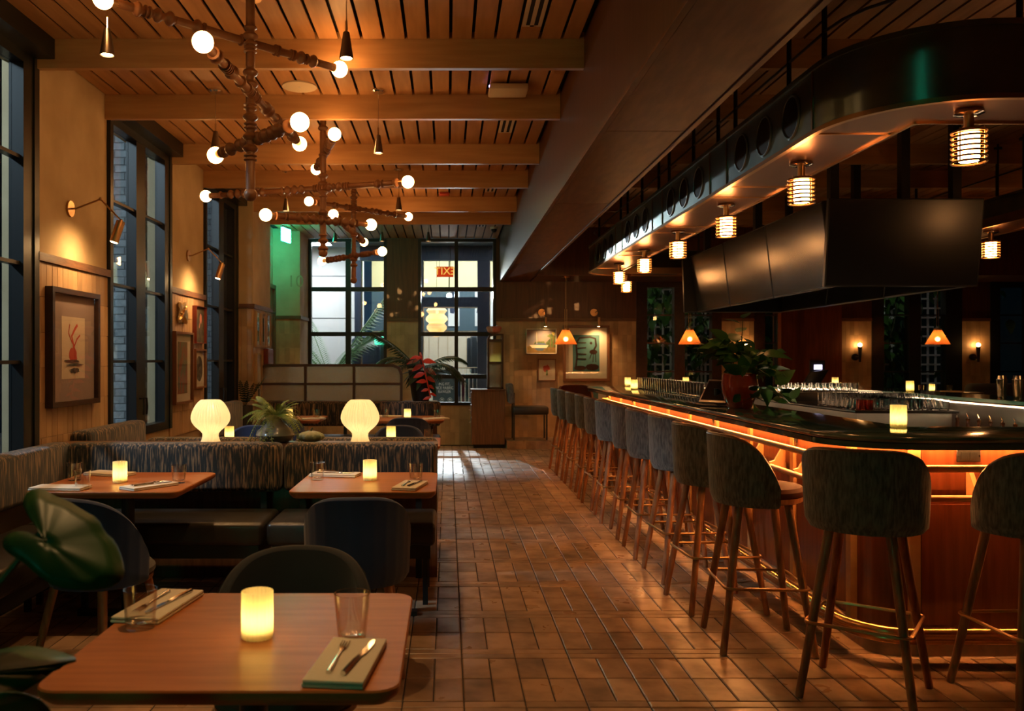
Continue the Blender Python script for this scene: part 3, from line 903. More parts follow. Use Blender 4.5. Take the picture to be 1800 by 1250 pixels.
# ------------------------------------------------------------------ shell seats
def shell(rx, ry, zb, zt, tmax, th, flare, pw, side, nu=30, chan=0, camp=0.0):
    """returns (outer, inner, rim) meshes; opening towards +Y"""
    def prm(u):
        a = (u - .5) * 2
        t = R(tmax) * a
        top = zt - (zt - side) * abs(a) ** pw
        return t, top
    def pt(t, z, off):
        f = 1 + flare * (z - zb) / (zt - zb)
        return Vector(((rx + off) * f * sin(t), -(ry + off) * f * cos(t), z))
    def outer(u, v):
        t, top = prm(u)
        off = camp * abs(sin(chan * t)) if chan else 0
        z = zb + (top - zb) * v
        e = .018 * (max(0, .16 - v) / .16) ** 2
        return pt(t, z, off - e)
    def inner(u, v):
        t, top = prm(u)
        return pt(t, zb + .02 + (top - zb - .02) * v, -th)
    def rim(u, v):
        t, top = prm(u)
        a = pi * v
        return pt(t, top + .012 * sin(a), -th / 2 + th / 2 * cos(a))
    o = MB().grid(outer, nu, 9); i_ = MB().grid(inner, nu, 7); r_ = MB().grid(rim, nu, 5)
    e = MB()
    for u in (0, 1):
        e.add([outer(u, 0), outer(u, 1), inner(u, 1), inner(u, 0)], [(0, 1, 2, 3)])
    o.add(e.v, e.f)
    # underside lip
    def lip(u, v):
        a = outer(u, 0); b = inner(u, 0)
        return a.lerp(b, v)
    o.add(*(lambda g: (g.v, g.f))(MB().grid(lip, nu, 2)))
    return o, i_, r_

def make_stool(label):
    t = thing('bar_stool', label, 'bar stool')
    o, i_, r_ = shell(.238, .225, .705, 1.045, 102, .03, .07, 4.2, .80)
    obj('backrest', o, 'grey_weave', t, ang=60)
    obj('back_lining', i_, 'rust_leather', t, ang=60)
    obj('piping', r_, 'walnut', t, ang=60)
    obj('seat', MB().lathe([(.001, .745), (.205, .745), (.214, .757), (.214, .775), (.20, .792), (.13, .80), (.001, .803)], 28, (0, .012, 0)), 'rust_leather', t)
    obj('seat_base', MB().lathe([(.001, .715), (.19, .715), (.205, .722), (.208, .745), (.001, .745)], 28, (0, .012, 0)), 'stool_wood', t)
    for sx in (-1, 1):
        for sy in (-1, 1):
            obj('leg', MB().cyl((sx * .115, sy * .115, .72), (sx * .215, sy * .215, .004), .0205, .0165, 10).cyl((sx * .215, sy * .215, .004), (sx * .2155, sy * .2155, 0), .014, n=8), 'stool_wood', t)
    k = .186; pts = []
    for (cx, cy_, a0) in ((k - .02, k - .02, 0), (-k + .02, k - .02, 90), (-k + .02, -k + .02, 180), (k - .02, -k + .02, 270)):
        for j in range(4):
            a = R(a0 + 30 * j)
            pts.append((cx + .033 * cos(a), cy_ + .033 * sin(a), .315))
    obj('foot_ring', MB().tube(pts, .0075, 8, True), 'aged_brass', t)
    return t

s0 = make_stool('grey woven bar stool turned at the front corner of the bar')
s0.location = (1.775, 3.63, 0); s0.rotation_euler = (0, 0, R(-36))
dup(s0, (2.43, 3.54, 0), R(2), 'grey woven bar stool at the front bar face, cut by the right edge')
for i in range(11):
    dup(s0, (1.55 + random.uniform(-.012, .012), 4.28 + .655 * i, 0), R(-90 + random.uniform(-6, 6)), 'grey woven bar stool along the left bar side, %s from the front corner' % ORD[i])
dup(s0, (1.80, 11.95, 0), R(185), 'bar stool showing its rust leather inside at the far end of the bar')

def make_chair(label, velvet, lining):
    t = thing('dining_chair', label, 'chair')
    o, i_, r_ = shell(.235, .235, .40, .80, 100, .035, .06, 3.0, .52, 44, 14, .006)
    obj('backrest', o, velvet, t, ang=60)
    obj('back_lining', i_, lining, t, ang=60)
    obj('piping', r_, velvet, t, ang=60)
    obj('seat', MB().lathe([(.001, .42), (.205, .42), (.222, .435), (.222, .455), (.20, .478), (.001, .485)], 28, (0, .02, 0)), 'grey_fabric', t)
    obj('seat_base', MB().lathe([(.001, .39), (.195, .39), (.212, .40), (.214, .42), (.001, .42)], 28, (0, .02, 0)), 'stool_wood', t)
    for sx in (-1, 1):
        for sy in (-1, 1):
            obj('leg', MB().cyl((sx * .14, sy * .14, .395), (sx * .205, sy * .205, 0), .02, .015, 10), 'stool_wood', t)
    return t
c0 = make_chair('blue velvet channelled chair with its back to the camera', 'blue_velvet', 'blue_velvet')
c0.location = (-.42, 3.98, 0); c0.rotation_euler = (0, 0, R(4))
dup(c0, (-1.60, 3.95, 0), R(-22), 'dark velvet chair turned towards the left table, behind the big leaf')
c1 = make_chair('dark grey rounded chair facing the camera across the nearest table', 'dark_velvet', 'dark_velvet')
c1.location = (-.475, 2.56, 0); c1.rotation_euler = (0, 0, R(180))
dup(c0, (-.44, 7.62, 0), R(180), 'blue chair facing the camera behind the second right table')
dup(c0, (-1.76, 7.62, 0), R(180), 'blue chair facing the camera behind the second left table')
dup(c0, (-.42, 9.12, 0), R(0), 'blue chair with its back to the camera at the farthest right table')
dup(c0, (-1.76, 9.12, 0), R(0), 'blue chair with its back to the camera at the farthest left table')
# ------------------------------------------------------------------ banquettes
def banquette(label, x0, x1, y0, y1, back, zt=.885, cut=0.0):
    """back: side the backrest stands on ('+y', '-y', '-x'); box is the full footprint"""
    t = thing('banquette', label, 'banquette', ((x0 + x1) / 2, (y0 + y1) / 2, 0))
    w = (x1 - x0) / 2; d = (y1 - y0) / 2; bt = .145; g = .004
    if back == '+y':
        bx = (-w + g, w - g, d - bt, d); sx = (-w + g, w - g, -d, d - bt - .01)
    elif back == '-y':
        bx = (-w + g, w - g, -d, -d + bt); sx = (-w + g, w - g, -d + bt + .01, d)
    else:
        bx = (-w, -w + bt, -d + g, d - g); sx = (-w + bt + .01, w, -d + g, d - g - cut)
    obj('back_cushion', MB().rb(*bx, .575, zt, .04, 4), 'stripe_fabric', t)
    obj('seat_cushion', MB().rb(*sx, .345, .48, .03, 4), 'leather_black', t)
    obj('base', MB().box(sx[0] + .03, sx[1] - .03, sx[2] + .03, sx[3] - .02, .27, .345), 'black_metal', t, smooth=False)
    cx = (bx[0] + bx[1]) / 2; cy_ = (bx[2] + bx[3]) / 2
    if back == '-x':
        for y in (-d + .12, d - .12):
            obj('back_post', MB().box(cx - .02, cx + .02, y - .02, y + .02, .02, .60), 'black_metal', t, smooth=False)
    else:
        for x in (-w + .12, w - .12):
            obj('back_post', MB().box(x - .02, x + .02, cy_ - .02, cy_ + .02, .02, .60), 'black_metal', t, smooth=False)
    for x in (sx[0] + .06, sx[1] - .06):
        for y in (sx[2] + .06, sx[3] - .06):
            obj('leg', MB().box(x - .015, x + .015, y - .015, y + .015, 0, .28), 'black_metal', t, smooth=False)
    return t
banquette('striped banquette behind the middle right table, next to the aisle', -1.045, -.065, 4.88, 5.54, '+y')
banquette('striped banquette behind the middle left table', -2.425, -1.055, 4.88, 5.54, '+y')
banquette('striped banquette along the left wall under the framed print', -2.575, -1.98, 2.9, 5.54, '-x', .885, .68)
banquette('striped banquette facing away right of the fern, behind the lamp ledge', -1.045, -.065, 5.76, 6.42, '-y')
banquette('striped banquette facing away left of the fern, behind the lamp ledge', -2.05, -1.055, 5.76, 6.42, '-y')
banquette('short striped banquette along the left wall below the second window', -2.575, -2.06, 5.80, 6.90, '-x', .93)
banquette('striped banquette below the pebbled glass partition, right half', -1.16, -.085, 10.18, 10.83, '+y')
banquette('striped banquette below the pebbled glass partition, left half', -2.30, -1.17, 10.18, 10.83, '+y')
banquette('striped banquette along the left wall below the third window', -2.575, -2.10, 8.9, 10.16, '-x', .93)
lg = thing('booth_ledge', 'low dark ledge between the two rows of striped banquettes', 'ledge', (-1.31, 5.65, 0))
obj('carcass', MB().box(-1.24, 1.24, -.1, .1, 0, .845), 'walnut', lg, smooth=False)
obj('top_board', MB().box(-1.245, 1.245, -.104, .104, .845, .868), 'walnut', lg, smooth=False)

# ------------------------------------------------------------------ tables
def table(label, x0, x1, y0, y1):
    t = thing('dining_table', label, 'table', ((x0 + x1) / 2, (y0 + y1) / 2, 0))
    w = (x1 - x0) / 2; d = (y1 - y0) / 2
    def lp(o, z):
        return rrect(-w, w, -d, d, .055, o, z, 5)
    prof = [(.022, .703), (.004, .718), (0, .726), (0, .736), (.003, .74)]
    m = MB(); loops = [lp(o, z) for o, z in prof]; k = len(loops[0])
    fs = []
    for i in range(len(loops) - 1):
        fs += [(i * k + j, i * k + (j + 1) % k, (i + 1) * k + (j + 1) % k, (i + 1) * k + j) for j in range(k)]
    fs += [tuple(range(k - 1, -1, -1)), tuple(range((len(loops) - 1) * k, len(loops) * k))]
    m.add([p for l in loops for p in l], fs)
    obj('table_top', m, 'table_wood', t, ang=30)
    obj('pedestal', MB().cyl((0, 0, .02), (0, 0, .69), .035, n=14), 'black_metal', t)
    obj('top_plate', MB().box(-.2, .2, -.03, .03, .68, .703).box(-.03, .03, -.2, .2, .68, .703), 'black_metal', t, smooth=False)
    obj('foot', MB().box(-.27, .27, -.03, .03, 0, .025).box(-.03, .03, -.27, .27, 0, .025), 'black_metal', t, smooth=False)
    return t
table('wooden table nearest to the camera', -.86, -.10, 1.745, 2.48)
table('wooden table in front of the right striped banquette', -.82, -.06, 4.36, 5.12)
table('wooden table in front of the left striped banquette', -2.17, -1.38, 4.36, 5.12)
table('wooden table behind the right mushroom lamp', -.82, -.06, 6.63, 7.39)
table('wooden table behind the left mushroom lamp', -2.05, -1.38, 6.63, 7.39)
table('wooden table before the glass partition, at the aisle', -.82, -.04, 9.46, 10.22)
table('wooden table before the glass partition, at the left', -2.08, -1.43, 9.46, 10.22)

# ------------------------------------------------------------------ table ware
TZ = .7403
HOLD = MB().lathe([(.030, .0005), (.0365, .002), (.0375, .01), (.0375, .112), (.0368, .115)], 120, rib=24, amp=.03).mesh('glass_holder', 'candle_glass')
FLM = MB().sph((0, 0, .050), .0145, 12, 8, 1.25).mesh('flame', 'flame')
WAX = MB().cyl((0, 0, .0008), (0, 0, .026), .027, n=20).mesh('tea_light', 'offwhite')
def candle(loc, label):
    t = thing('candle', label, 'candle', loc)
    put('glass_holder', HOLD, t); put('tea_light', WAX, t); put('flame', FLM, t)
    return t
for (x, y, l) in ((-.464, 2.08, 'glowing ribbed glass candle on the nearest table'), (-.435, 4.77, 'glowing candle on the table before the right banquette'),
                  (-1.805, 4.70, 'glowing candle on the table before the left banquette'), (-.475, 7.15, 'glowing candle right of the right mushroom lamp'),
                  (-1.83, 7.15, 'glowing candle right of the left mushroom lamp'), (-.455, 9.65, 'glowing candle on the far right table by the partition'),
                  (-1.79, 9.65, 'glowing candle on the far left table, behind the fern')):
    candle((x, y, TZ), l)
for (x, y, l) in ((2.295, 4.345, 'glowing candle on the front worktop behind the corner stool'), (2.30, 10.9, 'glowing candle at the far left corner of the worktop'),
                  (2.12, 9.7, 'glowing candle on the left worktop beside the tumbler row'), (3.05, 10.93, 'glowing candle on the far worktop above the tumbler row'),
                  (4.95, 10.9, 'glowing candle on the far worktop right of the rear register'), (4.93, 9.1, 'glowing candle on the right worktop behind the island glasses')):
    candle((x, y, 1.0703), l)

GL = tumbler('water_glass', .036, .0415, .098, 'tumbler_glass', 28, .0028, .012)
GLF = tumbler('water_glass', .034, .0405, .098, 'tumbler_glass', 20, .0028, .012)
GLT = tumbler('water_glass', .033, .044, .112, 'tumbler_glass', 28, .0028, .012)
for (x, y, me, l) in ((-.778, 2.16, GL, 'short clear water glass at the left of the nearest table'), (-.232, 2.07, GLT, 'flared clear water glass beside the right napkin of the nearest table'),
                      (-.733, 4.80, GLF, 'water glass at the left of the right banquette table'), (-.178, 4.76, GLF, 'water glass at the right of the right banquette table'),
                      (-2.09, 4.78, GLF, 'water glass at the rear left of the left banquette table'), (-1.905, 4.45, GLF, 'water glass at the front edge of the left banquette table'),
                      (-1.475, 4.68, GLF, 'water glass at the right end of the left banquette table'), (-.16, 7.05, GLF, 'water glass at the aisle end behind the right banquette'),
                      (-.72, 9.85, GLF, 'water glass right of the right lamp on the far table'), (-.12, 9.75, GLF, 'water glass at the aisle end of the far right table'),
                      (-1.50, 9.75, GLF, 'water glass at the right end of the far left table')):
    loose('water_glass', me, (x, y, TZ), l, 'glass')

NAP = MB().rb(-.066, .066, -.14, .14, 0, .009, .004, 2).rb(-.064, .066, -.139, .137, .009, .017, .004, 2).mesh('napkin', 'napkin')
def fork_mb():
    m = MB()
    m.tube([(0, -.10, .004), (0, -.06, .004), (0, -.01, .0055), (0, .03, .004), (0, .05, .003)], [.0065, .0055, .003, .003, .008], 8)
    for k in range(4):
        x = -.0090 + .006 * k
        m.tube([(x * .8, .048, .003), (x, .065, .0025), (x, .10, .0045)], [.0024, .0019, .001], 6)
    m.xf(Matrix.Diagonal((1, 1, .75, 1)))
    return m
def knife_mb():
    m = MB()
    m.tube([(0, -.11, .004), (0, -.07, .0045), (0, -.01, .0045), (0, .005, .004)], [.0065, .0062, .0055, .004], 8)
    m.prism([(-.005, 0), (.004, 0), (.009, .02), (.009, .085), (.004, .11), (-.002, .112), (-.005, .1)], .003, .0046)
    return m
FRK = fork_mb().mesh('fork', 'chrome'); KNF = knife_mb().mesh('knife', 'chrome')
NZ = TZ + .0172
for (x, y, rz, cut, l) in ((-.224, 1.895, -6, 1, 'the right side of the nearest table'), (-.785, 2.325, -8, 2, 'the left side of the nearest table'),
                           (-.655, 4.96, 80, 2, 'the rear left of the right banquette table'), (-.20, 4.53, -12, 1, 'the right side of the right banquette table'),
                           (-2.02, 4.45, 86, 0, 'the front left of the left banquette table'), (-1.98, 5.0, 70, 0, 'the rear left of the left banquette table'),
                           (-1.58, 4.52, -35, 1, 'the right side of the left banquette table'), (-.13, 9.6, -60, 0, 'the aisle end of the far right table'),
                           (-.68, 10.0, 80, 0, 'the rear of the far right table'), (-1.52, 9.58, -60, 0, 'the right end of the far left table'), (-1.98, 9.6, 80, 0, 'the left end of the far left table')):
    loose('napkin', NAP, (x, y, TZ), 'folded white cloth napkin at ' + l, 'napkin', None, R(rz))
    if cut:
        c, s = cos(R(rz)), sin(R(rz)); f = -1 if cut == 2 else 1
        loose('fork', FRK, (x - .02 * c, y - .02 * s, NZ), 'steel fork on the napkin at ' + l, 'fork', None, R(rz + 2 + (180 if cut == 2 else 0)))
        loose('knife', KNF, (x + .028 * c, y + .028 * s, NZ), 'steel knife on the napkin at ' + l, 'knife', None, R(rz - 6 + (180 if cut == 2 else 0)))

# mushroom lamps on the ledge
SH = MB().lathe([(.064, 0), (.056, .02), (.051, .04), (.052, .058), (.063, .074), (.084, .092), (.104, .112), (.118, .134), (.1245, .158), (.123, .18), (.116, .204), (.105, .228), (.092, .250), (.077, .268), (.063, .279), (.058, .281)], 192, rib=40, amp=.03).mesh('pleated_shade', 'lamp_shade')
BU = MB().sph((0, 0, .165), .032, 16, 10).mesh('bulb', 'shade_bulb')
BU2 = MB().sph((0, 0, .03), .012, 10, 8).mesh('bulb', 'shade_bulb')
for (x, l) in ((-1.57, 'glowing pleated mushroom lamp on the ledge, left of the fern vase'), (-.58, 'glowing pleated mushroom lamp on the ledge, right of the fern vase')):
    t = thing('table_lamp', l, 'lamp', (x, 5.65, .869))
    put('pleated_shade', SH, t); put('bulb', BU, t); put('bulb', BU2, t)
    obj('lamp_foot', MB().lathe([(.001, 0), (.064, 0), (.064, .006), (.001, .006)], 24), 'offwhite', t)

# ------------------------------------------------------------------ plants
def leaf_mb(L, W, n=7, fold=.2, droop=.25, sharp=.75):
    m = MB()
    vs = []
    for i in range(n + 1):
        t = i / n
        w = W / 2 * max(.02, sin(pi * t ** sharp)) if 0 < i < n else .002
        y = L * t; z = -droop * L * t * t
        vs += [(-w, y, z + fold * w), (0, y, z), (w, y, z + fold * w)]
    fs = []
    for i in range(n):
        a = i * 3
        fs += [(a, a + 1, a + 4, a + 3), (a + 1, a + 2, a + 5, a + 4)]
    return m.add(vs, fs)

def frond_mb(L, n, ll, lw, droop, arch=.4, vee=.5, fwd=.75):
    """pinnate frond growing along +Y and up, then bending over"""
    m = MB(); pts = []
    for i in range(n + 1):
        t = i / n
        pts.append(Vector((0, L * t * (1 - .12 * t), arch * L * t - droop * L * t * t)))
    m.tube(pts[::2] if len(pts[::2]) > 2 else pts, .004 * L / .5, 5)
    for i in range(2, n + 1):
        t = i / n; p = pts[i]; d = (pts[i] - pts[i - 1]).normalized()
        le = ll * (sin(pi * min(1, t * .85 + .12)) ** .6)
        for s in (-1, 1):
            side = Vector((s, 0, 0)) * .8 + d * fwd + Vector((0, 0, -.25 + vee * .3))
            side.normalize()
            q = p + side * le * .55 + Vector((0, 0, -.02 * le)); e = p + side * le + Vector((0, 0, -.28 * le))
            wv = d * lw
            m.add([p - wv * .5, p + wv * .5, q + wv, e, q - wv], [(0, 1, 2, 4), (4, 2, 3)])
    return m

# fern vase on the ledge
fv = thing('fern_vase', 'squat glazed vase with a yellow green fern on the ledge', 'vase', (-1.14, 5.65, .868))
obj('vase', MB().lathe([(.001, .0), (.07, 0), (.105, .015), (.128, .05), (.118, .078), (.075, .115), (.042, .142), (.036, .158), (.043, .172), (.037, .172), (.03, .155), (.001, .15)], 32), 'tan_ceramic', fv)
fr = [frond_mb(l, 24, .034, .0030, dr, ar, .8, .22).mesh('frond', 'fern', False) for (l, dr, ar) in ((.25, 1.1, 1.1), (.24, 2.0, 1.0), (.29, .9, .8), (.22, .7, 1.4))]
for i in range(60):
    put('frond', fr[i % 4], fv, (0, 0, .155), (random.uniform(-.2, .2), random.uniform(-.5, .5), R(84 * i + random.uniform(-20, 20))), random.uniform(.55, 1.0))
sq = thing('squash', 'pale green ribbed squash on the ledge beside the fern vase', 'squash', (-.905, 5.65, .868))
obj('body', MB().lathe([(max(.001, .085 * sin(pi * i / 9)), .038 - .038 * cos(pi * i / 9)) for i in range(10)], 60, rib=10, amp=.08), 'squash', sq)
obj('stalk', MB().tube([(0, 0, .07), (.003, 0, .085), (.012, 0, .096)], [.009, .006, .005], 6), 'stem', sq)

# red pot plant on the bar
rp = thing('potted_plant', 'leafy green plant in a glossy red pot on the bar', 'plant', (2.08, 6.08, 1.0702))
obj('pot', MB().lathe([(.001, 0), (.075, 0), (.085, .01), (.118, .10), (.126, .17), (.118, .225), (.121, .245), (.110, .245), (.108, .22), (.001, .21)], 36), 'red_pot', rp)
obj('soil', MB().cyl((0, 0, .205), (0, 0, .218), .107, n=24), 'grout', rp)
lv = [leaf_mb(.15, .095, 7, .18, d, .7).mesh('leaf', 'leaf', True, 80) for d in (.1, .35, .6)]
random.seed(5)
for i in range(104):
    a = random.uniform(0, 2 * pi); el = random.uniform(.05, 1.35)
    rr = random.uniform(.02, .24) * cos(el * .6); h = .22 + random.uniform(0, .30) * sin(el) + .02
    if i > 84:
        rr = random.uniform(.14, .2); h = random.uniform(.02, .2)
        a = random.uniform(-1.2, .9) if i < 98 else random.uniform(-1.9, -1.2)
        if i < 98: rr += random.uniform(.02, .24)
    if i <= 84 and cos(a) < -.3 and h < .36:
        h += .12
    p = Vector((rr * cos(a), rr * sin(a), h))
    put('leaf', lv[i % 3], rp, p, (random.uniform(-.4, 1.3), random.uniform(-.9, .9), a - pi / 2 + random.uniform(-.7, .7)), random.uniform(.65, 1.15))
for i in range(9):
    a = i * 2 * pi / 9
    obj('stem', MB().tube([(0.02 * cos(a), .02 * sin(a), .2), (.06 * cos(a), .06 * sin(a), .34), (.15 * cos(a), .15 * sin(a), .40)], [.004, .003, .002], 5), 'stem', rp)
for k, (x, y, z) in enumerate(((.02, -.02, .60), (.05, 0, .64), (.0, 0, .54))):
    put('leaf', lv[0], rp, (x - .02, y, z), (.4, .2, 1.0 + 2.2 * k), .8)
obj('stem', MB().tube([(0, 0, .2), (.01, 0, .42), (.02, -.01, .64)], [.004, .004, .003], 5), 'stem', rp)

# tall plant with a red flower beside the partition
tp = thing('potted_plant', 'tall dark pot with palm leaves and a hanging red flower beside the partition', 'plant', (-.36, 11.3, 0))
obj('stand', MB().box(-.22, .22, -.22, .22, 0, .86), 'walnut', tp, smooth=False)
obj('pot', MB().lathe([(.001, .86), (.10, .86), (.11, .87), (.16, 1.22), (.165, 1.27), (.15, 1.27), (.145, 1.24), (.001, 1.23)], 28), 'dark_pot', tp)
fm_ = [frond_mb(.72, 20, .26, .0125, d, a_, .1).mesh('frond', 'leaf_dark', False) for d, a_ in ((.75, .95), (1.0, .8), (.45, 1.15))]
for i, (a, s, k) in enumerate(((100, 1.0, 2), (70, .9, 2), (-85, .95, 0), (-60, 1.0, 1), (-110, 1.0, 1), (85, .9, 0), (120, .8, 0), (20, .7, 0), (170, .8, 0), (-150, .8, 1), (-30, .8, 1), (55, .85, 1))):
    put('frond', fm_[k], tp, (0, 0, 1.25), (0, 0, R(a)), s)
bl_ = leaf_mb(.21, .10, 6, .35, .2, .8).mesh('bract', 'red_flower', True, 80)
for i in range(11):
    z = 1.44 - .052 * i
    put('bract', bl_, tp, (.02 + .012 * i, -.30, z), (R(random.uniform(-45, 5)), R(55 if i % 2 else -55), R(-105 if i % 2 else 105)), 1.0 - .06 * i + random.uniform(-.1, .1))
obj('flower_stem', MB().tube([(0, 0, 1.25), (.0, -.13, 1.5), (.02, -.30, 1.46), (.09, -.30, 1.15), (.14, -.30, .92)], .010, 6), 'red_flower', tp)
hl = leaf_mb(.34, .12, 7, .2, .5, .8).mesh('leaf', 'leaf_dark', True, 80)
for i in range(12):
    put('leaf', hl, tp, (.05 * cos(i), -.08 + .05 * sin(i), 1.24), (random.uniform(-1.0, .5), random.uniform(-.4, .4), R(30 * i)), random.uniform(.7, 1.1))

# small plant by the partition's left end and palms
zz = thing('potted_plant', 'small glossy leaved plant behind the left end of the partition', 'plant', (-2.45, 10.29, .0))
obj('pot', MB().lathe([(.001, 0), (.08, 0), (.10, .86), (.09, .86), (.001, .82)], 20), 'dark_pot', zz)
zl = frond_mb(.38, 11, .085, .022, .3, 1.6, .3).mesh('frond', 'leaf_dark', False)
for a in (200, 250, 285, 225, 180):
    put('frond', zl, zz, (0, 0, .84), (0, 0, R(a)), random.uniform(.5, .75))

# big foreground leaves
fp = thing('potted_plant', 'broad heart shaped leaves reaching in at the lower left corner', 'plant', (-1.02, 1.44, 0))
obj('planter', MB().lathe([(.001, 0), (.11, 0), (.15, .42), (.14, .42), (.001, .38)], 24), 'dark_pot', fp)
def big_leaf(out, att, Y, zs, name, tilt, ripple, thick=.0025):
    o3 = Vector(fp.location)
    def P3(q, dy):
        x = q[0] / zs; y = 840 + q[1] / zs; d = Y + dy
        return Vector(((x - 787) * d / 1500, d, 1.42 - (y - 631) * d / 1500)) - o3
    n = len(out); ev = []
    for i in range(n):                       # smooth the outline by corner cutting
        a, b = out[i], out[(i + 1) % n]
        ev += [(a[0] * .75 + b[0] * .25, a[1] * .75 + b[1] * .25), (a[0] * .25 + b[0] * .75, a[1] * .25 + b[1] * .75)]
    k = len(ev); m = MB(); vs = []
    ts = (0.02, .25, .5, .75, 1.0)
    for t in ts:
        for i, q in enumerate(ev):
            x = att[0] + (q[0] - att[0]) * t; y = att[1] + (q[1] - att[1]) * t
            dx = (x - att[0]) / 400; dy_ = (y - att[1]) / 400
            vs.append(P3((x, y), tilt[0] * dx + tilt[1] * dy_ + ripple * t * cos(2 * pi * i / k * 7 + 2.0 * sin(2 * pi * i / k * 2)) + .02 * t * t))
    fs = []
    for j in range(len(ts) - 1):
        fs += [(j * k + i, j * k + (i + 1) % k, (j + 1) * k + (i + 1) % k, (j + 1) * k + i) for i in range(k)]
    m.add(vs, fs)
    o = obj(name, m, 'leaf_big', fp, ang=80)
    md = o.modifiers.new('s', 'SOLIDIFY'); md.thickness = thick
    return P3(att, .004)
A1 = big_leaf([(115, 130), (150, 65), (230, 55), (290, 95), (370, 125), (430, 165), (530, 220), (560, 290), (620, 340), (660, 440), (672, 520), (620, 580), (540, 600), (440, 605), (300, 590), (200, 520), (120, 450), (20, 390), (10, 330), (60, 290), (130, 285), (190, 305), (215, 300), (190, 250), (150, 210)],
              (245, 345), 1.5, 3.05, 'leaf', (.05, -.10), .003)
A2 = big_leaf([(-260, 1010), (-120, 950), (60, 905), (180, 898), (330, 930), (432, 972), (340, 1010), (260, 1052), (180, 1112), (100, 1160), (0, 1190), (-160, 1160)],
              (-200, 1060), 1.42, 3.05, 'leaf', (.03, -.2), .007)
A3 = big_leaf([(-200, 1190), (-60, 1160), (60, 1150), (170, 1170), (250, 1215), (280, 1270), (200, 1330), (40, 1360), (-160, 1330)],
              (-120, 1260), 1.36, 3.05, 'leaf', (.03, .2), .006)
for a in (A1, A2, A3):
    obj('leaf_stalk', MB().tube([(0, 0, .38), (a.x * .25, a.y * .3, a.z * .75), tuple(a + Vector((-.012, .02, .02))), tuple(a)], [.010, .008, .006, .005], 7), 'stem', fp)

# ------------------------------------------------------------------ glass partition
pt_ = thing('glass_partition', 'brown framed partition of six pebbled panes with rounded top corners', 'partition', (-1.506, 10.9, 0))
W2 = .93; fwp = .032
out = [(-W2, .0), (-W2, 1.235), (-W2 + .036, 1.32), (-W2 + .12, 1.355), (W2 - .12, 1.355), (W2 - .036, 1.32), (W2, 1.235), (W2, .0)]
inn = [(-W2 + fwp, .0), (-W2 + fwp, 1.22), (-W2 + .062, 1.292), (-W2 + .13, 1.323), (W2 - .13, 1.323), (W2 - .062, 1.292), (W2 - fwp, 1.22), (W2 - fwp, .0)]
m = MB()
for dy in (-.02, .02):
    vs = [(x, dy, z) for x, z in out] + [(x, dy, z) for x, z in inn]
    m.add(vs, [(i, i + 1, 8 + i + 1, 8 + i) for i in range(7)])
m.add([(x, -.02, z) for x, z in out] + [(x, .02, z) for x, z in out], [(i, i + 1, 9 + i, 8 + i) for i in range(7)])
m.add([(x, -.02, z) for x, z in inn] + [(x, .02, z) for x, z in inn], [(i, i + 1, 9 + i, 8 + i) for i in range(7)])
obj('frame', m, 'partition_wood', pt_, smooth=False)
for x in (-.31, .31):
    obj('mullion', MB().box(x - .016, x + .016, -.018, .018, .87, 1.325), 'partition_wood', pt_, smooth=False)
obj('transom', MB().box(-W2 + .03, W2 - .03, -.017, .017, 1.085, 1.115), 'partition_wood', pt_, smooth=False)
obj('bottom_rail', MB().box(-W2 + .03, W2 - .03, -.02, .02, .85, .885), 'partition_wood', pt_, smooth=False)
for (a, b) in ((-W2 + .03, -.326), (-.294, .294), (.326, W2 - .03)):
    for (c, d) in ((.885, 1.085), (1.115, 1.323)):
        if d > 1.3 and a < -.5:
            poly = [(a, c), (b, c), (b, d), (a + .1, d), (a + .032, 1.292), (a, 1.22)]
        elif d > 1.3 and b > .5:
            poly = [(a, c), (b, c), (b, 1.22), (b - .032, 1.292), (b - .1, d), (a, d)]
        else:
            poly = [(a, c), (b, c), (b, d), (a, d)]
        obj('pane', MB().prism(poly, -.003, .003).xf(Matrix.Rotation(R(90), 4, 'X')), 'frosted_glass', pt_, smooth=False)
# ------------------------------------------------------------------ bar registers
def tablet(loc, rz, label, tilt):
    t = thing('register_tablet', label, 'register', loc, rz)
    obj('base', MB().rb(-.09, .09, -.07, .09, 0, .016, .006, 2), 'black_metal', t)
    obj('arm', MB().cyl((0, .05, .01), (0, .05, .13), .018, n=10), 'black_metal', t)
    T = Matrix.Translation((0, -.0, .03)) @ Matrix.Rotation(R(tilt), 4, 'X')
    obj('casing', MB().rb(-.125, .125, 0, .022, 0, .21, .006, 2).xf(T), 'steel', t)
    obj('display', MB().box(-.11, .11, -.002, .001, .018, .193).xf(T), 'screen', t, smooth=False)
    return t
tablet((1.955, 6.30, 1.0702), R(-52), 'tablet register leaning beside the red pot on the bar', -38)
t = thing('register_tablet', 'rear register with a small lit customer screen on the far worktop', 'register', (4.68, 10.85, 1.0702))
obj('base', MB().rb(-.12, .28, -.1, .1, 0, .02, .006, 2), 'black_metal', t)
T = Matrix.Translation((-.05, 0, .02)) @ Matrix.Rotation(R(-6), 4, 'Y') @ Matrix([[1, 0, .75, 0], [0, 1, 0, 0], [0, 0, 1, 0], [0, 0, 0, 1]])
obj('casing', MB().rb(-.13, .10, -.02, .02, 0, .17, .006, 2).xf(T), 'black_metal', t)
obj('customer_display', MB().box(-.06, .13, .03, .05, .16, .33), 'black_metal', t, smooth=False)
obj('display_frame', MB().box(-.05, .12, .026, .03, .18, .31), 'navy', t, smooth=False)
obj('lit_window', MB().box(-.01, .09, .023, .026, .215, .275), 'screen_white', t, smooth=False)
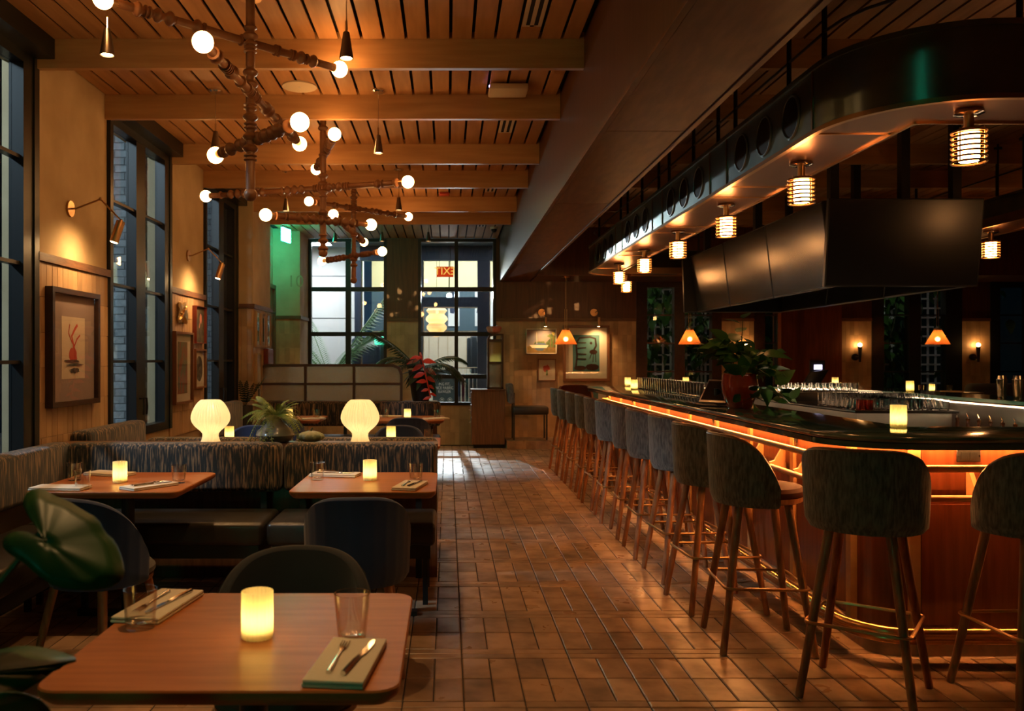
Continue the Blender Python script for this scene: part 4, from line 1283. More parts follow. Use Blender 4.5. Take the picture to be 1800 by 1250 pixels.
# ------------------------------------------------------------------ turned wood chandeliers
def beads(a, b, rb=.019, seed=0, end_ball=False):
    rnd = random.Random(seed)
    a = Vector(a); b = Vector(b); L = (b - a).length
    prof = [(.001, 0), (rb, .001)]; s = .02
    while s < L - .05:
        k = rnd.choice(('cyl', 'cyl', 'ball', 'ball', 'ring', 'ring2'))
        if k == 'cyl':
            l = rnd.uniform(.04, .09); prof += [(rb, s), (rb, min(s + l, L - .02))]; s += l
        elif k == 'ball':
            l = .064; R0 = rb + .013
            for i in range(7):
                prof.append((max(rb * .9, R0 * sin(pi * (i + .0) / 6) + .004), s + l * i / 6))
            s += l
        else:
            n = 1 if k == 'ring' else 2
            for _ in range(n):
                prof += [(rb, s), (rb + .010, s + .004), (rb + .011, s + .010), (rb, s + .016)]; s += .022
    prof = [p for p in prof if p[1] <= L]
    prof += [(rb, L - .001), (.001, L)]
    q = Vector((0, 0, 1)).rotation_difference((b - a).normalized()).to_matrix()
    return MB().lathe(prof, 12, a, m=q)

GLB = MB().sph((0, 0, 0), .0485, 20, 12).mesh('globe_bulb', 'globe_glow')
def chandelier(label, px, py, zb, arms, seed):
    t = thing('chandelier', label, 'chandelier', (px, py, ZC))
    obj('ceiling_plate', MB().cyl((0, 0, -.02), (0, 0, .0), .06, n=20), 'aged_brass', t)
    pole = beads((0, 0, -.02), (0, 0, zb - ZC), .026, seed)
    obj('pole', pole, 'bead_wood', t, ang=50)
    obj('pole_ball', MB().sph((0, 0, zb - ZC), .037, 14, 8), 'bead_wood', t)
    for i, (z, p, q) in enumerate(arms):
        P0 = Vector((p[0] - px, p[1] - py, z - ZC)); Q0 = Vector((q[0] - px, q[1] - py, z - ZC))
        d = (Q0 - P0).normalized()
        ar = obj('arm', beads(P0 + d * .06, Q0 - d * .06, .022, seed * 7 + i), 'bead_wood', t, ang=50)
        for (e, s) in ((P0, 1), (Q0, -1)):
            put('globe_bulb', GLB, t, e)
            obj('socket', MB().cyl(e + d * s * .040, e + d * s * .075, .026, .021, 14), 'aged_brass', ar)
    return t
chandelier('turned wood globe chandelier nearest to the camera', -1.081, 4.675, 2.32,
           [(3.175, (-1.68, 4.16), (-.655, 5.17)), (2.872, (-1.122, 3.91), (-1.0, 5.76)), (2.629, (-.755, 4.356), (-1.378, 5.065))], 3)
chandelier('turned wood globe chandelier in the middle with the longest arm', -1.005, 6.88, 2.275,
           [(3.10, (-.846, 6.38), (-1.164, 7.56)), (2.797, (-2.046, 7.22), (-.31, 6.637)), (2.535, (-1.409, 6.606), (-.638, 7.09))], 8)
chandelier('turned wood globe chandelier farthest from the camera', -1.04, 9.45, 2.29,
           [(3.09, (-1.47, 9.04), (-.461, 10.02)), (2.825, (-1.112, 8.30), (-1.007, 10.27)), (2.56, (-.694, 9.05), (-1.465, 9.945))], 5)

def aim(light, target):
    d = Vector(target) - light.location
    light.rotation_euler = d.to_track_quat('-Z', 'Y').to_euler()
def spot(name, parent, loc, target, power, size, blend=.6, col=(1, .56, .22), rad=.02):
    d = bpy.data.lights.new(name, 'SPOT'); d.energy = power; d.color = col; d.spot_size = R(size); d.spot_blend = blend; d.shadow_soft_size = rad
    o = bpy.data.objects.new(name, d); COL.objects.link(o)
    o.location = loc; aim(o, target)
    if parent is not None: o.parent = parent
    return o
# ------------------------------------------------------------------ cone pendants
def cone_pendant(label, x, y, zb):
    t = thing('cone_pendant', label, 'pendant lamp', (x, y, ZC))
    L = zb - ZC
    obj('ceiling_plate', MB().lathe([(.001, -.022), (.04, -.022), (.052, -.012), (.052, 0)], 20), 'chrome', t)
    obj('cord', MB().cyl((0, 0, -.02), (0, 0, L + .17), .003, n=6).cyl((0, 0, L + .13), (0, 0, L + .19), .007, n=8), 'chrome', t)
    obj('cone_shade', MB().lathe([(.001, L + .135), (.016, L + .133), (.018, L + .12), (.036, L), (.033, L), (.02, L + .1), (.001, L + .105)], 24), 'dark_steel', t)
    obj('lamp', MB().cyl((0, 0, L + .012), (0, 0, L + .016), .028, n=20), 'spot_glow', t)
    spot('lamp_light', t, (0, 0, L - .004), (0, 0, L - 1), SPW, 85, .9)
    return t
SPW = 34
for (x, y, z, l) in ((-.513, 2.15, 2.94, 'unseen cone pendant added to light the nearest table'),  # this first pendant hangs out of view, added to light the table below
                     (-1.716, 4.30, 2.95, 'small metal cone pendant left of the nearest chandelier'), (-.513, 4.32, 2.94, 'small metal cone pendant right of the nearest chandelier'),
                     (-1.716, 6.31, 2.97, 'small metal cone pendant behind the second beam, left'), (-.513, 6.31, 2.94, 'small metal cone pendant behind the first beam, right'),
                     (-1.716, 9.06, 2.99, 'small metal cone pendant left of the farthest chandelier'), (-.513, 8.95, 2.98, 'small metal cone pendant right of the farthest chandelier'),
                     (-1.63, 12.33, 3.11, 'cone pendant by the street window, left one'), (-.95, 12.33, 3.12, 'cone pendant by the street window, middle one'), (-.28, 12.33, 3.12, 'cone pendant by the street window, right one')):
    cone_pendant(l, x, y, z)

# ------------------------------------------------------------------ swing arm wall lamps
def swing_lamp(label, y):
    t = thing('wall_lamp', label, 'wall lamp', (XL, y, 2.446))
    obj('wall_plate', MB().cyl((0, 0, 0), (.015, 0, 0), .055, n=24), 'aged_brass', t)
    obj('arm', MB().tube([(.01, 0, 0), (.04, 0, 0), (.185, .07, .079)], .0065, 8), 'aged_brass', t)
    obj('arm', MB().tube([(.185, .07, .079), (.327, .07, -.07)], .006, 8), 'aged_brass', t)
    obj('knuckle', MB().sph((.185, .07, .079), .013, 10, 6).sph((.327, .07, -.07), .012, 10, 6), 'aged_brass', t)
    a = Vector((.325, .07, -.075)); b = Vector((.285, .05, -.222))
    obj('head', MB().cyl(a, b, .030, .030, 20), 'aged_brass', t)
    d = (b - a).normalized()
    obj('lamp', MB().cyl(b, b + d * .002, .024, n=18), 'spot_glow', t)
    spot('lamp_light', t, b + d * .012, b + d * .012 + Vector((-.30, -.02, -.26)), 9, 150, 1.0)
    return t
swing_lamp('brass swing arm wall lamp above the large framed print', 5.83)
swing_lamp('brass swing arm wall lamp above the group of small pictures', 8.485)

def picture_lamp(label, x):
    t = thing('picture_lamp', label, 'wall lamp', (x, YB - .012, 2.185))
    obj('wall_plate', MB().cyl((0, 0, 0), (0, -.015, 0), .06, n=24), 'aged_brass', t)
    obj('arm', MB().tube([(.02, -.01, 0), (.03, -.2, .02), (.035, -.26, -.05), (.035, -.26, -.1)], .006, 7), 'black_metal', t)
    obj('head', MB().cyl((.035, -.26, -.09), (.035, -.25, -.24), .025, n=16), 'aged_brass', t)
    obj('lamp', MB().cyl((.035, -.25, -.2405), (.035, -.25, -.242), .02, n=14), 'spot_glow', t)
    spot('lamp_light', t, (.035, -.25, -.25), (.035, 0, -.65), 12, 110, .9)
picture_lamp('brass picture lamp above the boat painting', 1.55)
picture_lamp('brass picture lamp above the large teal print', 2.41)

# ------------------------------------------------------------------ woven pendants and candle sconces
def woven(label, x):
    t = thing('woven_pendant', label, 'pendant lamp', (x, 13.15, 2.69))
    obj('ceiling_plate', MB().cyl((0, 0, -.02), (0, 0, 0), .06, n=18), 'aged_brass', t)
    obj('rod', MB().cyl((0, 0, -.5), (0, 0, -.02), .004, n=6).cyl((-.015, 0, -.82), (-.015, 0, -.5), .004, n=6).cyl((.015, 0, -.82), (.015, 0, -.5), .004, n=6), 'aged_brass', t)
    obj('cap', MB().cyl((0, 0, -.83), (0, 0, -.80), .055, n=18), 'aged_brass', t)
    obj('shade', MB().lathe([(.052, -.82), (.17, -1.045)], 40, rib=20, amp=.02), 'rattan', t)
    obj('bulb', MB().sph((0, 0, -.965), .036, 16, 10), 'pendant_bulb', t)
woven('woven orange cone pendant in front of the large teal print', 1.82)
woven('woven orange cone pendant in front of the garden window left of the plant', 3.73)
woven('woven orange cone pendant at the right garden window', 7.55)
def candle_sconce(label, x):
    t = thing('wall_sconce', label, 'wall lamp', (x, YB - .008, 1.45))
    obj('wall_plate', MB().cyl((-.05, 0, 0), (-.05, -.03, 0), .055, n=20), 'black_metal', t)
    obj('horn', MB().tube([(-.05, -.03, 0), (.0, -.08, -.02), (.0, -.08, -.08)], [.02, .02, .018], 10).cyl((0, -.08, -.08), (0, -.08, .17), .018, .034, 14), 'black_metal', t)
    obj('bulb', MB().sph((0, -.08, .20), .032, 14, 10), 'pendant_bulb', t)
candle_sconce('black horn shaped wall sconce behind the bar plant', 4.88)
candle_sconce('black horn shaped wall sconce right of the red wood panel', 6.76)
candle_sconce('black horn shaped wall sconce right of the right garden window', 8.70)

# ------------------------------------------------------------------ pictures
mat('print_cream', (0.58, 0.47, 0.36), 0.8)
mat('print_mauve', (0.30, 0.22, 0.20), 0.8)
mat('print_multi', (0.22, 0.06, 0.03), 0.8, col2=(0.10, 0.11, 0.07), scale=9, stretch=(2, 2, 1), lo=.45, hi=.55)
mat('print_dark', (0.035, 0.04, 0.035), 0.7, col2=(0.12, 0.09, 0.05), scale=14)
mat('print_teal', (0.06, 0.17, 0.18), 0.8, col2=(0.09, 0.21, 0.20), scale=5)
mat('print_ink', (0.025, 0.018, 0.014), 0.8, col2=(0.09, 0.08, 0.07), scale=30)
mat('print_red', (0.45, 0.06, 0.04), 0.8)
mat('print_sky', (0.13, 0.125, 0.15), 0.8, col2=(0.22, 0.17, 0.13), scale=5)
mat('print_field', (0.20, 0.11, 0.03), 0.8, col2=(0.10, 0.08, 0.02), scale=14)
mat('print_green', (0.10, 0.14, 0.03), 0.8, col2=(0.04, 0.06, 0.02), scale=20)
mat('print_blue', (0.06, 0.10, 0.16), 0.8)
mat('print_yellow', (0.42, 0.33, 0.07), 0.8)

def picture(label, loc, rz, W, H, fmat, fw, fd, board, pw, ph, pmat, shapes=(), glass=True, pz=0.0):
    """local x right, z up, wall behind at +y; origin in the middle"""
    t = thing('picture', label, 'picture', loc, rz)
    w, h = W / 2, H / 2
    obj('frame', MB().box(-w, w, -fd, 0, h - fw, h).box(-w, w, -fd, 0, -h, -h + fw).box(-w, -w + fw, -fd, 0, -h + fw, h - fw).box(w - fw, w, -fd, 0, -h + fw, h - fw), fmat, t, smooth=False)
    obj('mount_board', MB().box(-w + fw, w - fw, -fd * .35, -.002, -h + fw, h - fw), board, t, smooth=False)
    y = -fd * .35
    pr = obj('print', MB().box(-pw / 2, pw / 2, y - .0015, y, pz - ph / 2, pz + ph / 2), pmat, t, smooth=False)
    for k, (mt, poly) in enumerate(shapes):
        yy = y - .0016 - .0006 * k
        m = MB().prism(poly, -.0003, .0003).xf(Matrix.Translation((0, yy, 0)) @ Matrix.Rotation(R(90), 4, 'X'))
        obj('print_shape', m, mt, pr, smooth=False)
    if glass:
        obj('glazing', MB().box(-w + fw, w - fw, -fd * .75, -fd * .75 + .002, -h + fw, h - fw), 'art_glass', t, smooth=False)
    return t
def blob(cx, cz, rx, rz_, n=14, j=.0, seed=1):
    rd_ = random.Random(seed)
    return [(cx + rx * cos(2 * pi * i / n) * (1 + rd_.uniform(-j, j)), cz + rz_ * sin(2 * pi * i / n) * (1 + rd_.uniform(-j, j))) for i in range(n)]
def stroke(pts, w):
    l = []; r_ = []
    for i, p in enumerate(pts):
        a = Vector(pts[max(i - 1, 0)]); b = Vector(pts[min(i + 1, len(pts) - 1)]); d = (b - a).normalized()
        n = Vector((-d.y, d.x)) * w / 2
        l.append((p[0] + n.x, p[1] + n.y)); r_.append((p[0] - n.x, p[1] - n.y))
    return l + r_[::-1]
LW = R(90)     # hung on the left wall: local x runs along +Y
picture('large dark framed print with red figure on cream paper on the left wall', (XL + .008, 5.835, 1.495), LW, .75, .785, 'frame_dark', .035, .05, 'print_mauve', .36, .42, 'print_cream',
        [('print_red', stroke([(-.02, -.10), (.0, .02), (-.03, .08), (.02, .13), (.06, .16)], .022)), ('print_red', stroke([(.0, .0), (.05, .06), (.1, .09)], .012)), ('print_red', stroke([(-.02, .03), (-.08, .1), (-.06, .16)], .010)), ('print_red', blob(-.01, -.05, .06, .055, 16, .25, 3)),
         ('print_ink', blob(-.02, -.09, .11, .012, 18, .3, 4)), ('print_ink', blob(.02, -.115, .12, .009, 18, .3, 6)), ('print_ink', blob(.0, -.155, .07, .018, 16, .35, 5))])
picture('tall brown framed print with a red abstract image beside the second window', (XL + .008, 8.24, 1.335), LW, .56, .69, 'frame_brown', .022, .045, 'mat_board', .30, .50, 'print_multi')
picture('small red sided canvas with a coral mark, high by the third window', (XL + .008, 8.79, 1.77), LW, .36, .38, 'frame_red', .006, .045, 'print_dark', .345, .365, 'print_dark', [('skin_pink', blob(.05, .07, .045, .05, 10, .25, 7)), ('skin_pink', stroke([(.03, .03), (.0, -.03)], .02))], False)
picture('small brown framed oval ink print, low by the third window', (XL + .008, 8.80, 1.32), LW, .37, .40, 'frame_brown', .016, .04, 'mat_board', .02, .02, 'mat_board', [('print_ink', blob(0, 0, .115, .13, 24, .03, 2))])
gs = thing('wall_sculpture', 'crumpled gold leaf sculpture on the wall above the brown framed print', 'sculpture', (XL + .008, 8.23, 1.86))
random.seed(21)
bm = bmesh.new(); bmesh.ops.create_icosphere(bm, subdivisions=3, radius=1)
for v in bm.verts:
    n = v.co.copy(); k = .75 + .25 * sin(5 * n.y + 2) * cos(4 * n.z) + random.uniform(-.22, .22)
    v.co = Vector((max(0, .02 + .035 * n.x * k), .17 * n.y * k, .125 * n.z * k))
mm = MB().add([v.co[:] for v in bm.verts], [[v.index for v in f.verts] for f in bm.faces]); bm.free()
obj('gold_leaf', mm, 'gold', gs, smooth=False)
# pier with small frames
for i in range(3):
    picture('narrow pale framed photograph in the far pier row, %s of three' % ORD[i], (XP + .01, 10.62 + .30 * i, 1.79), LW, .26, .45, 'pale_wood', .025, .03, 'mat_board', .12, .30, 'print_green' if i < 2 else 'print_sky')
picture('square pale framed picture on the far pier beside the red box', (XP + .01, 10.66, 1.30), LW, .30, .38, 'pale_wood', .02, .03, 'mat_board', .02, .02, 'mat_board')
picture('lowest pale framed photograph on the far pier', (XP + .01, 10.66, .98), LW, .28, .22, 'pale_wood', .02, .03, 'mat_board', .14, .12, 'print_ink')
fx = thing('fire_alarm_box', 'dark red fire alarm box on the far pier', 'alarm', (XP + .008, 11.18, 1.38))
obj('box', MB().rb(0, .06, -.17, .17, -.17, .17, .008, 1), 'frame_red', fx)
obj('pull_station', MB().rb(0, .04, -.06, .06, -.36, -.22, .006, 1), 'print_red', fx)
# picture wall
picture('boat painting in a thin pale frame under the left picture lamp', (1.537, YB - .008, 1.71), 0, .50, .41, 'offwhite', .012, .10, 'print_sky', .475, .385, 'print_sky',
        [('print_field', [(-.235, -.19), (.235, -.19), (.235, -.09), (-.235, -.08)]), ('print_green', [(.07, -.10), (.235, -.10), (.235, .10), (.15, .05), (.08, -.02)]), ('print_green', [(-.12, -.05), (.06, -.05), (.05, .0), (-.1, -.01)]),
         ('mat_board', [(-.19, -.06), (.12, -.06), (.09, -.11), (-.15, -.11)]), ('print_blue', [(-.12, -.11), (.07, -.11), (.02, -.155), (-.06, -.155)]), ('print_blue', [(-.09, -.02), (.06, -.03), (.09, -.06), (-.09, -.06)]),
         ('offwhite', stroke([(-.07, -.05), (-.075, .15)], .006)), ('frame_brown', stroke([(.15, -.12), (.155, .06)], .009)), ('frame_brown', stroke([(.20, -.12), (.20, .1)], .009)), ('print_green', blob(.155, .09, .05, .035, 12, .4, 9)), ('print_yellow', blob(.2, .13, .035, .025, 12, .4, 8))], False)
picture('small brown framed flower print under the boat painting', (1.633, YB - .008, 1.238), 0, .30, .365, 'frame_brown', .016, .03, 'mat_board', .16, .22, 'print_cream',
        [('print_red', blob(.0, .03, .055, .05, 14, .35, 3)), ('print_red', blob(-.03, .0, .03, .03, 10, .3, 4)), ('print_green', stroke([(0, -.09), (.0, .0)], .03))])
picture('large brown framed teal print with bold dark shapes', (2.28, YB - .008, 1.515), 0, .76, .915, 'frame_brown', .04, .05, 'mat_board', .44, .60, 'print_teal',
        [('frame_dark', stroke([(-.17, -.24), (-.15, -.05), (-.165, .16), (-.11, .25), (.06, .265), (.15, .24), (.165, .12), (.13, .06)], .03)), ('frame_dark', blob(.08, .165, .022, .022)), ('frame_dark', blob(.12, .02, .065, .04)),
         ('frame_dark', stroke([(.09, .0), (.06, -.09)], .012)), ('frame_dark', stroke([(.12, .0), (.11, -.15)], .012)), ('frame_dark', stroke([(.15, .0), (.16, -.15)], .012)), ('frame_dark', blob(-.10, -.245, .10, .04)), ('frame_dark', blob(.10, -.23, .11, .055, 18, .06)),
         ('frame_dark', stroke([(-.15, .17), (.0, .17)], .018)), ('frame_dark', stroke([(-.15, .08), (.0, .09)], .018)), ('frame_dark', stroke([(-.15, -.01), (.0, -.02)], .018)), ('frame_dark', stroke([(-.15, -.09), (.0, -.10)], .018))])
picture('low pale framed picture half hidden behind the bar, under the teal print', (2.36, YB - .008, .84), 0, .52, .36, 'pale_wood', .016, .03, 'mat_board', .24, .2, 'print_teal')

# ------------------------------------------------------------------ host stand, bench, far furniture
hs = thing('host_stand', 'dark wooden host cabinet by the street window', 'cabinet', (.645, 13.78, 0))
obj('carcass', MB().box(-.262, .262, -.22, .22, .06, .915), 'walnut', hs, smooth=False)
obj('plinth', MB().box(-.23, .262, -.2, .2, 0, .06), 'dark_gap', hs, smooth=False)
obj('top_board', MB().rb(-.275, .275, -.235, .235, .915, .937, .004, 1), 'walnut', hs)
for z in (.80, .60, .40):
    dr = obj('drawer', MB().box(-.272, -.262, -.2, .2, z - .09, z + .08), 'walnut', hs, smooth=False)
    obj('pull', MB().tube([(-.272, -.06, z), (-.30, -.06, z), (-.30, .06, z), (-.272, .06, z)], .005, 6), 'chrome', dr)
dc = thing('display_case', 'narrow wooden lantern case with amber glass on the host cabinet', 'display case', (.762, 13.72, .937))
obj('frame', MB().box(-.13, -.10, -.09, .09, 0, .80).box(.10, .13, -.09, .09, 0, .88).box(-.13, .13, -.09, .09, 0, .03).box(-.1, .1, -.09, .09, .40, .44).box(-.1, .1, -.09, .09, .76, .80)
    .add([(-.13, -.09, .80), (-.10, -.09, .86), (-.04, -.09, .885), (.13, -.09, .885), (.13, -.09, .865), (-.03, -.09, .86), (-.085, -.09, .84), (-.10, -.09, .80),
          (-.13, .09, .80), (-.10, .09, .86), (-.04, .09, .885), (.13, .09, .885), (.13, .09, .865), (-.03, .09, .86), (-.085, .09, .84), (-.10, .09, .80)],
         [tuple(range(7, -1, -1)), tuple(range(8, 16))] + [(i, (i + 1) % 8, 8 + (i + 1) % 8, 8 + i) for i in range(8)]), 'partition_wood', dc, smooth=False)
obj('pane', MB().box(-.1, .1, -.003, .003, .03, .40), 'frosted_glass', dc, smooth=False)
obj('pane', MB().box(-.1, .1, -.003, .003, .44, .76), 'amber_glass', dc, smooth=False)
on = thing('ornament', 'pink shell shaped ornament on top of the lantern case', 'ornament', (.74, 13.72, 1.823))
obj('shell', MB().lathe([(.03, 0), (.09, .03), (.115, .10), (.10, .12), (.06, .05), (.001, .03)], 30, rib=7, amp=.14), 'skin_pink', on)
obj('leaves', MB().add(*(lambda g: (g.v, g.f))(leaf_mb(.10, .05).xf(Matrix.Translation((-.02, 0, .09)) @ Euler((.8, 0, 1.2)).to_matrix().to_4x4()))).add(*(lambda g: (g.v, g.f))(leaf_mb(.10, .05).xf(Matrix.Translation((.02, 0, .09)) @ Euler((.9, 0, -1.0)).to_matrix().to_4x4()))), 'leaf_dark', on)

bn = thing('bench', 'black padded bench with grey back on the tiled step', 'bench', (1.30, 13.70, .1345))
obj('seat_cushion', MB().rb(-.27, .30, -.21, .21, .40, .53, .03, 3), 'leather_black', bn)
obj('back_cushion', MB().rb(-.05, .05, -.21, .21, .58, .90, .03, 3).xf(Matrix.Translation((-.22, 0, 0)) @ Matrix.Rotation(R(-6), 4, 'Y')), 'grey_weave', bn)
for x in (-.25, .27):
    for y in (-.18, .18):
        obj('leg', MB().box(x - .012, x + .012, y - .012, y + .012, 0, .41 if x > 0 else .75), 'black_metal', bn, smooth=False)
ht = thing('high_table', 'dark high table near the right garden window', 'table', (7.15, 12.7, 0))
obj('table_top', MB().rb(-.62, .62, -.35, .35, .90, .935, .01, 2), 'walnut', ht)
obj('leg', MB().box(-.05, .05, -.05, .05, 0, .90), 'black_metal', ht, smooth=False)
obj('foot', MB().box(-.3, .3, -.25, .25, 0, .02), 'black_metal', ht, smooth=False)
candle((7.15, 12.6, .9353), 'glowing candle on the dark high table at the right window')
for i, x in enumerate((6.85, 7.0, 7.42)):
    loose('water_glass', GLF, (x, 12.62, .9353), 'water glass on the dark high table, %s from the left' % ORD[i], 'glass')
loose('napkin', NAP, (7.35, 12.45, .9353), 'folded napkin on the dark high table at the right window', 'napkin', None, R(80))
sf = thing('lounge_seat', 'dark rounded upholstered seat right of the high table', 'seat', (8.35, 12.7, 0))
obj('back_cushion', MB().rb(-.5, .5, .12, .32, .45, 1.05, .08, 4), 'grey_fabric', sf)
obj('seat_cushion', MB().rb(-.5, .5, -.3, .14, .30, .55, .06, 4), 'grey_fabric', sf)
obj('base', MB().box(-.45, .45, -.25, .28, 0, .31), 'black_metal', sf, smooth=False)

# ------------------------------------------------------------------ ceiling fittings and signs
for b, y in DIFF.items():
    ln = 1.9 if b == 0 else (.95 if b != 6 else 1.2)
    t = thing('air_diffuser', 'slim linear air diffuser in the slatted ceiling, %s from the camera' % ORD[list(DIFF).index(b)], 'vent', (.5015, y, ZC))
    obj('frame', MB().box(-.058, -.036, 0, ln, -.004, 0).box(.036, .058, 0, ln, -.004, 0).box(-.012, .012, 0, ln, -.004, 0).box(-.036, .036, ln - .02, ln, -.004, 0), 'offwhite', t, smooth=False)
    for x in (-.024, .024):
        obj('slot', MB().box(x - .012, x + .012, 0.005, ln - .02, -.002, 0), 'dark_gap', t, smooth=False)
sp = thing('ceiling_speaker', 'round flat speaker disc between the first two beams', 'speaker', (-1.08, 6.22, ZC))
obj('grille', MB().cyl((0, 0, -.01), (0, 0, 0), .125, n=36), 'offwhite', sp); obj('badge', MB().cyl((0, 0, -.012), (0, 0, -.01), .008, n=10), 'steel', sp)
ap = thing('access_point', 'white flat wireless box with a violet light under the ceiling', 'router', (.44, 6.22, ZC))
obj('casing', MB().rb(-.14, .14, -.11, .11, -.055, -.012, .012, 2), 'offwhite', ap); obj('status_light', MB().box(-.144, -.138, -.1, -.08, -.035, -.025), 'blue_led', ap, smooth=False)
obj('bracket', MB().box(-.06, .06, -.06, .06, -.014, 0), 'black_metal', ap, smooth=False)
al = thing('smoke_alarm', 'small red fire strobe behind the fourth beam', 'alarm', (-.04, 10.2, ZC))
obj('casing', MB().rb(-.06, .06, -.05, .05, -.035, -.005, .006, 1), 'print_red', al); obj('mount', MB().box(-.05, .05, -.04, .04, -.006, 0), 'black_metal', al, smooth=False)
dcam = thing('dome_camera', 'dark dome security camera by the street window', 'camera', (.70, 12.9, ZC))
obj('mount', MB().cyl((0, 0, -.03), (0, 0, 0), .06, n=20), 'offwhite', dcam); obj('dome', MB().sph((0, 0, -.035), .045, 16, 10), 'black_frame', dcam)

def exit_sign(label, loc, rz, W=.30, Ht=.19, gm='exit_green'):
    t = thing('exit_sign', label, 'exit sign', loc, rz)
    obj('stem', MB().cyl((0, 0, 0), (0, 0, .06), .01, n=8), 'steel', t)
    obj('housing', MB().box(-W / 2, W / 2, -.02, .02, -.03, 0), 'steel', t, smooth=False)
    pl = obj('panel', MB().box(-W / 2, W / 2, -.012, .012, -.03 - Ht, -.03), gm, t, smooth=False)
    for s in (0, 1):
        put('lettering', text_mesh('EXIT', .13, 'exit_letters', .001), pl, (0, (-.0135, .0135)[s], -.03 - Ht / 2), (R(90), 0, R(180 * s)))
    return t
exit_sign('green lit exit sign hanging by the exit door at the far left', (-2.36, 12.45, 3.35), R(78))
exit_sign('green lit exit sign on the wall behind the camera', (-2.35, -1.93, 2.25), R(-8), .50, .30, 'exit_green_near')

# ------------------------------------------------------------------ shop across the passage
struct('passage_floor', MB().box(-6, 12, 14.3, 20, -.05, 0), 'shop_floor')
struct('shop_wall', MB().box(-3.6, -1.62, 16.3, 16.5, 0, 4.2), 'white_paint', smooth=False)
for z in (1.05, 2.2, 3.0):
    struct('trim_1', MB().box(-3.6, -1.62, 16.293, 16.301, z - .006, z + .006), 'cloth_grey', smooth=False)
struct('shop_wall', MB().box(-1.62, 3.2, 18.2, 18.35, 2.02, 2.95), 'slate_blue', smooth=False)
struct('shop_wall', MB().box(-1.62, 3.2, 18.2, 18.35, 2.95, 4.4), 'cream_wall', smooth=False)
sw = struct('shop_wall', MB().box(-1.62, 3.2, 18.22, 18.35, 0, 2.02), 'pale_wood', smooth=False)
pk = MB().box(-.095, .095, -.012, .012, 0, 2.0).mesh('plank', 'offwhite', False)
for i in range(24):
    put('plank', pk, sw, (-1.5 + .2 * i, 18.215, 0))
struct('shop_wall', MB().box(3.2, 3.4, 15.8, 18.4, 0, 4.4), 'slate_blue', smooth=False)
struct('shop_ceiling', MB().box(-3.6, 3.4, 16.0, 18.4, 4.0, 4.1), 'cream_wall', smooth=False)
struct('passage_ceiling', MB().box(-6, 12, 14.3, 15.9, 3.50, 3.6), 'slate_blue', smooth=False)
struct('shop_beam', MB().box(-1.62, 3.2, 15.72, 15.9, 3.24, 3.5), 'navy', smooth=False)
for i, (x, w) in enumerate(((-1.72, .12), (.55, .22), (-.62, .16), (1.75, .16))):
    t = thing('storefront_post', 'navy storefront post across the passage, %s' % ['beside the white wall', 'behind the right window mullion', 'left of the paper lantern', 'at the far right'][i], 'post', (x, 15.8, 0))
    obj('shaft', MB().box(0, w, -.06, .06, 0, 3.24), 'navy', t, smooth=False); obj('edge', MB().box(w, w + .02, -.03, .03, 0, 3.24), 'steel', t, smooth=False)
t = thing('storefront_header', 'navy storefront door header across the passage', 'beam', (-.62, 15.8, 2.36))
obj('header', MB().box(.16, 1.17, -.05, .05, 0, .2), 'navy', t, smooth=False); obj('lip', MB().box(.16, 1.17, -.06, -.05, 0, .02), 'steel', t, smooth=False)
struct('storefront_glass', MB().box(-1.6, 3.2, 15.80, 15.806, 0, 3.24), 'pane_glass', smooth=False)
for i in range(4):
    t = thing('downlight', 'bright round downlight in the passage ceiling, %s from the left' % ORD[i], 'light', (-2.0 + 1.0 * i, 15.0, 3.50))
    obj('trim_ring', MB().lathe([(.085, -.012), (.10, -.012), (.105, 0)], 24), 'white_paint', t)
    obj('lens', MB().cyl((0, 0, -.006), (0, 0, -.001), .085, n=24), 'shop_light', t)
for i in range(3):
    t = thing('shop_light', 'bright ceiling panel inside the shop, %s from the left' % ORD[i], 'light', (-1.0 + 1.5 * i, 17.1, 4.0))
    obj('frame', MB().box(-.32, .32, -.32, .32, -.03, 0), 'steel', t, smooth=False); obj('diffuser', MB().box(-.3, .3, -.3, .3, -.034, -.03), 'shop_light', t, smooth=False)
t = thing('shop_light', 'bright ceiling panel before the white wall', 'light', (-2.5, 15.2, 3.50))
obj('frame', MB().box(-.42, .42, -.22, .22, -.03, 0), 'steel', t, smooth=False); obj('diffuser', MB().box(-.4, .4, -.2, .2, -.034, -.03), 'shop_light', t, smooth=False)
# red exit sign of the shop, seen from behind
t = thing('exit_sign', 'red exit sign seen in reverse through the right street window', 'exit sign', (-.05, 15.62, 3.02))
obj('panel', MB().box(-.155, .155, -.01, .01, -.10, .09), 'exit_red', t, smooth=False)
put('lettering', text_mesh('EXIT', .19, 'exit_red_letters', .002), t, (0, -.013, 0), (R(90), 0, 0), (-1, 1, 1))
obj('hanger', MB().cyl((-.1, 0, .09), (-.1, 0, .49), .005, n=6).cyl((.1, 0, .09), (.1, 0, .49), .005, n=6), 'black_metal', t)
t = thing('paper_lantern', 'tiered white paper lantern hanging in the shop', 'lantern', (-.22, 17.0, 4.0))
obj('shade', MB().lathe([(.05, -1.52), (.16, -1.56), (.21, -1.62), (.15, -1.69), (.21, -1.75), (.22, -1.80), (.15, -1.87), (.20, -1.93), (.20, -1.98), (.13, -2.05), (.15, -2.10), (.05, -2.14)], 32), 'paper_shade', t)
obj('bulb', MB().sph((0, 0, -1.8), .05, 12, 8), 'pendant_bulb', t)
obj('cord', MB().cyl((0, 0, -1.53), (0, 0, 0), .004, n=6), 'black_metal', t)
ps = thing('poster_board', 'slate poster board with white lettering in the shop window', 'poster', (-.075, 15.70, .50))
bd = obj('board', MB().box(-.20, .20, -.01, .01, .0, .72), 'slate_blue', ps, smooth=False)
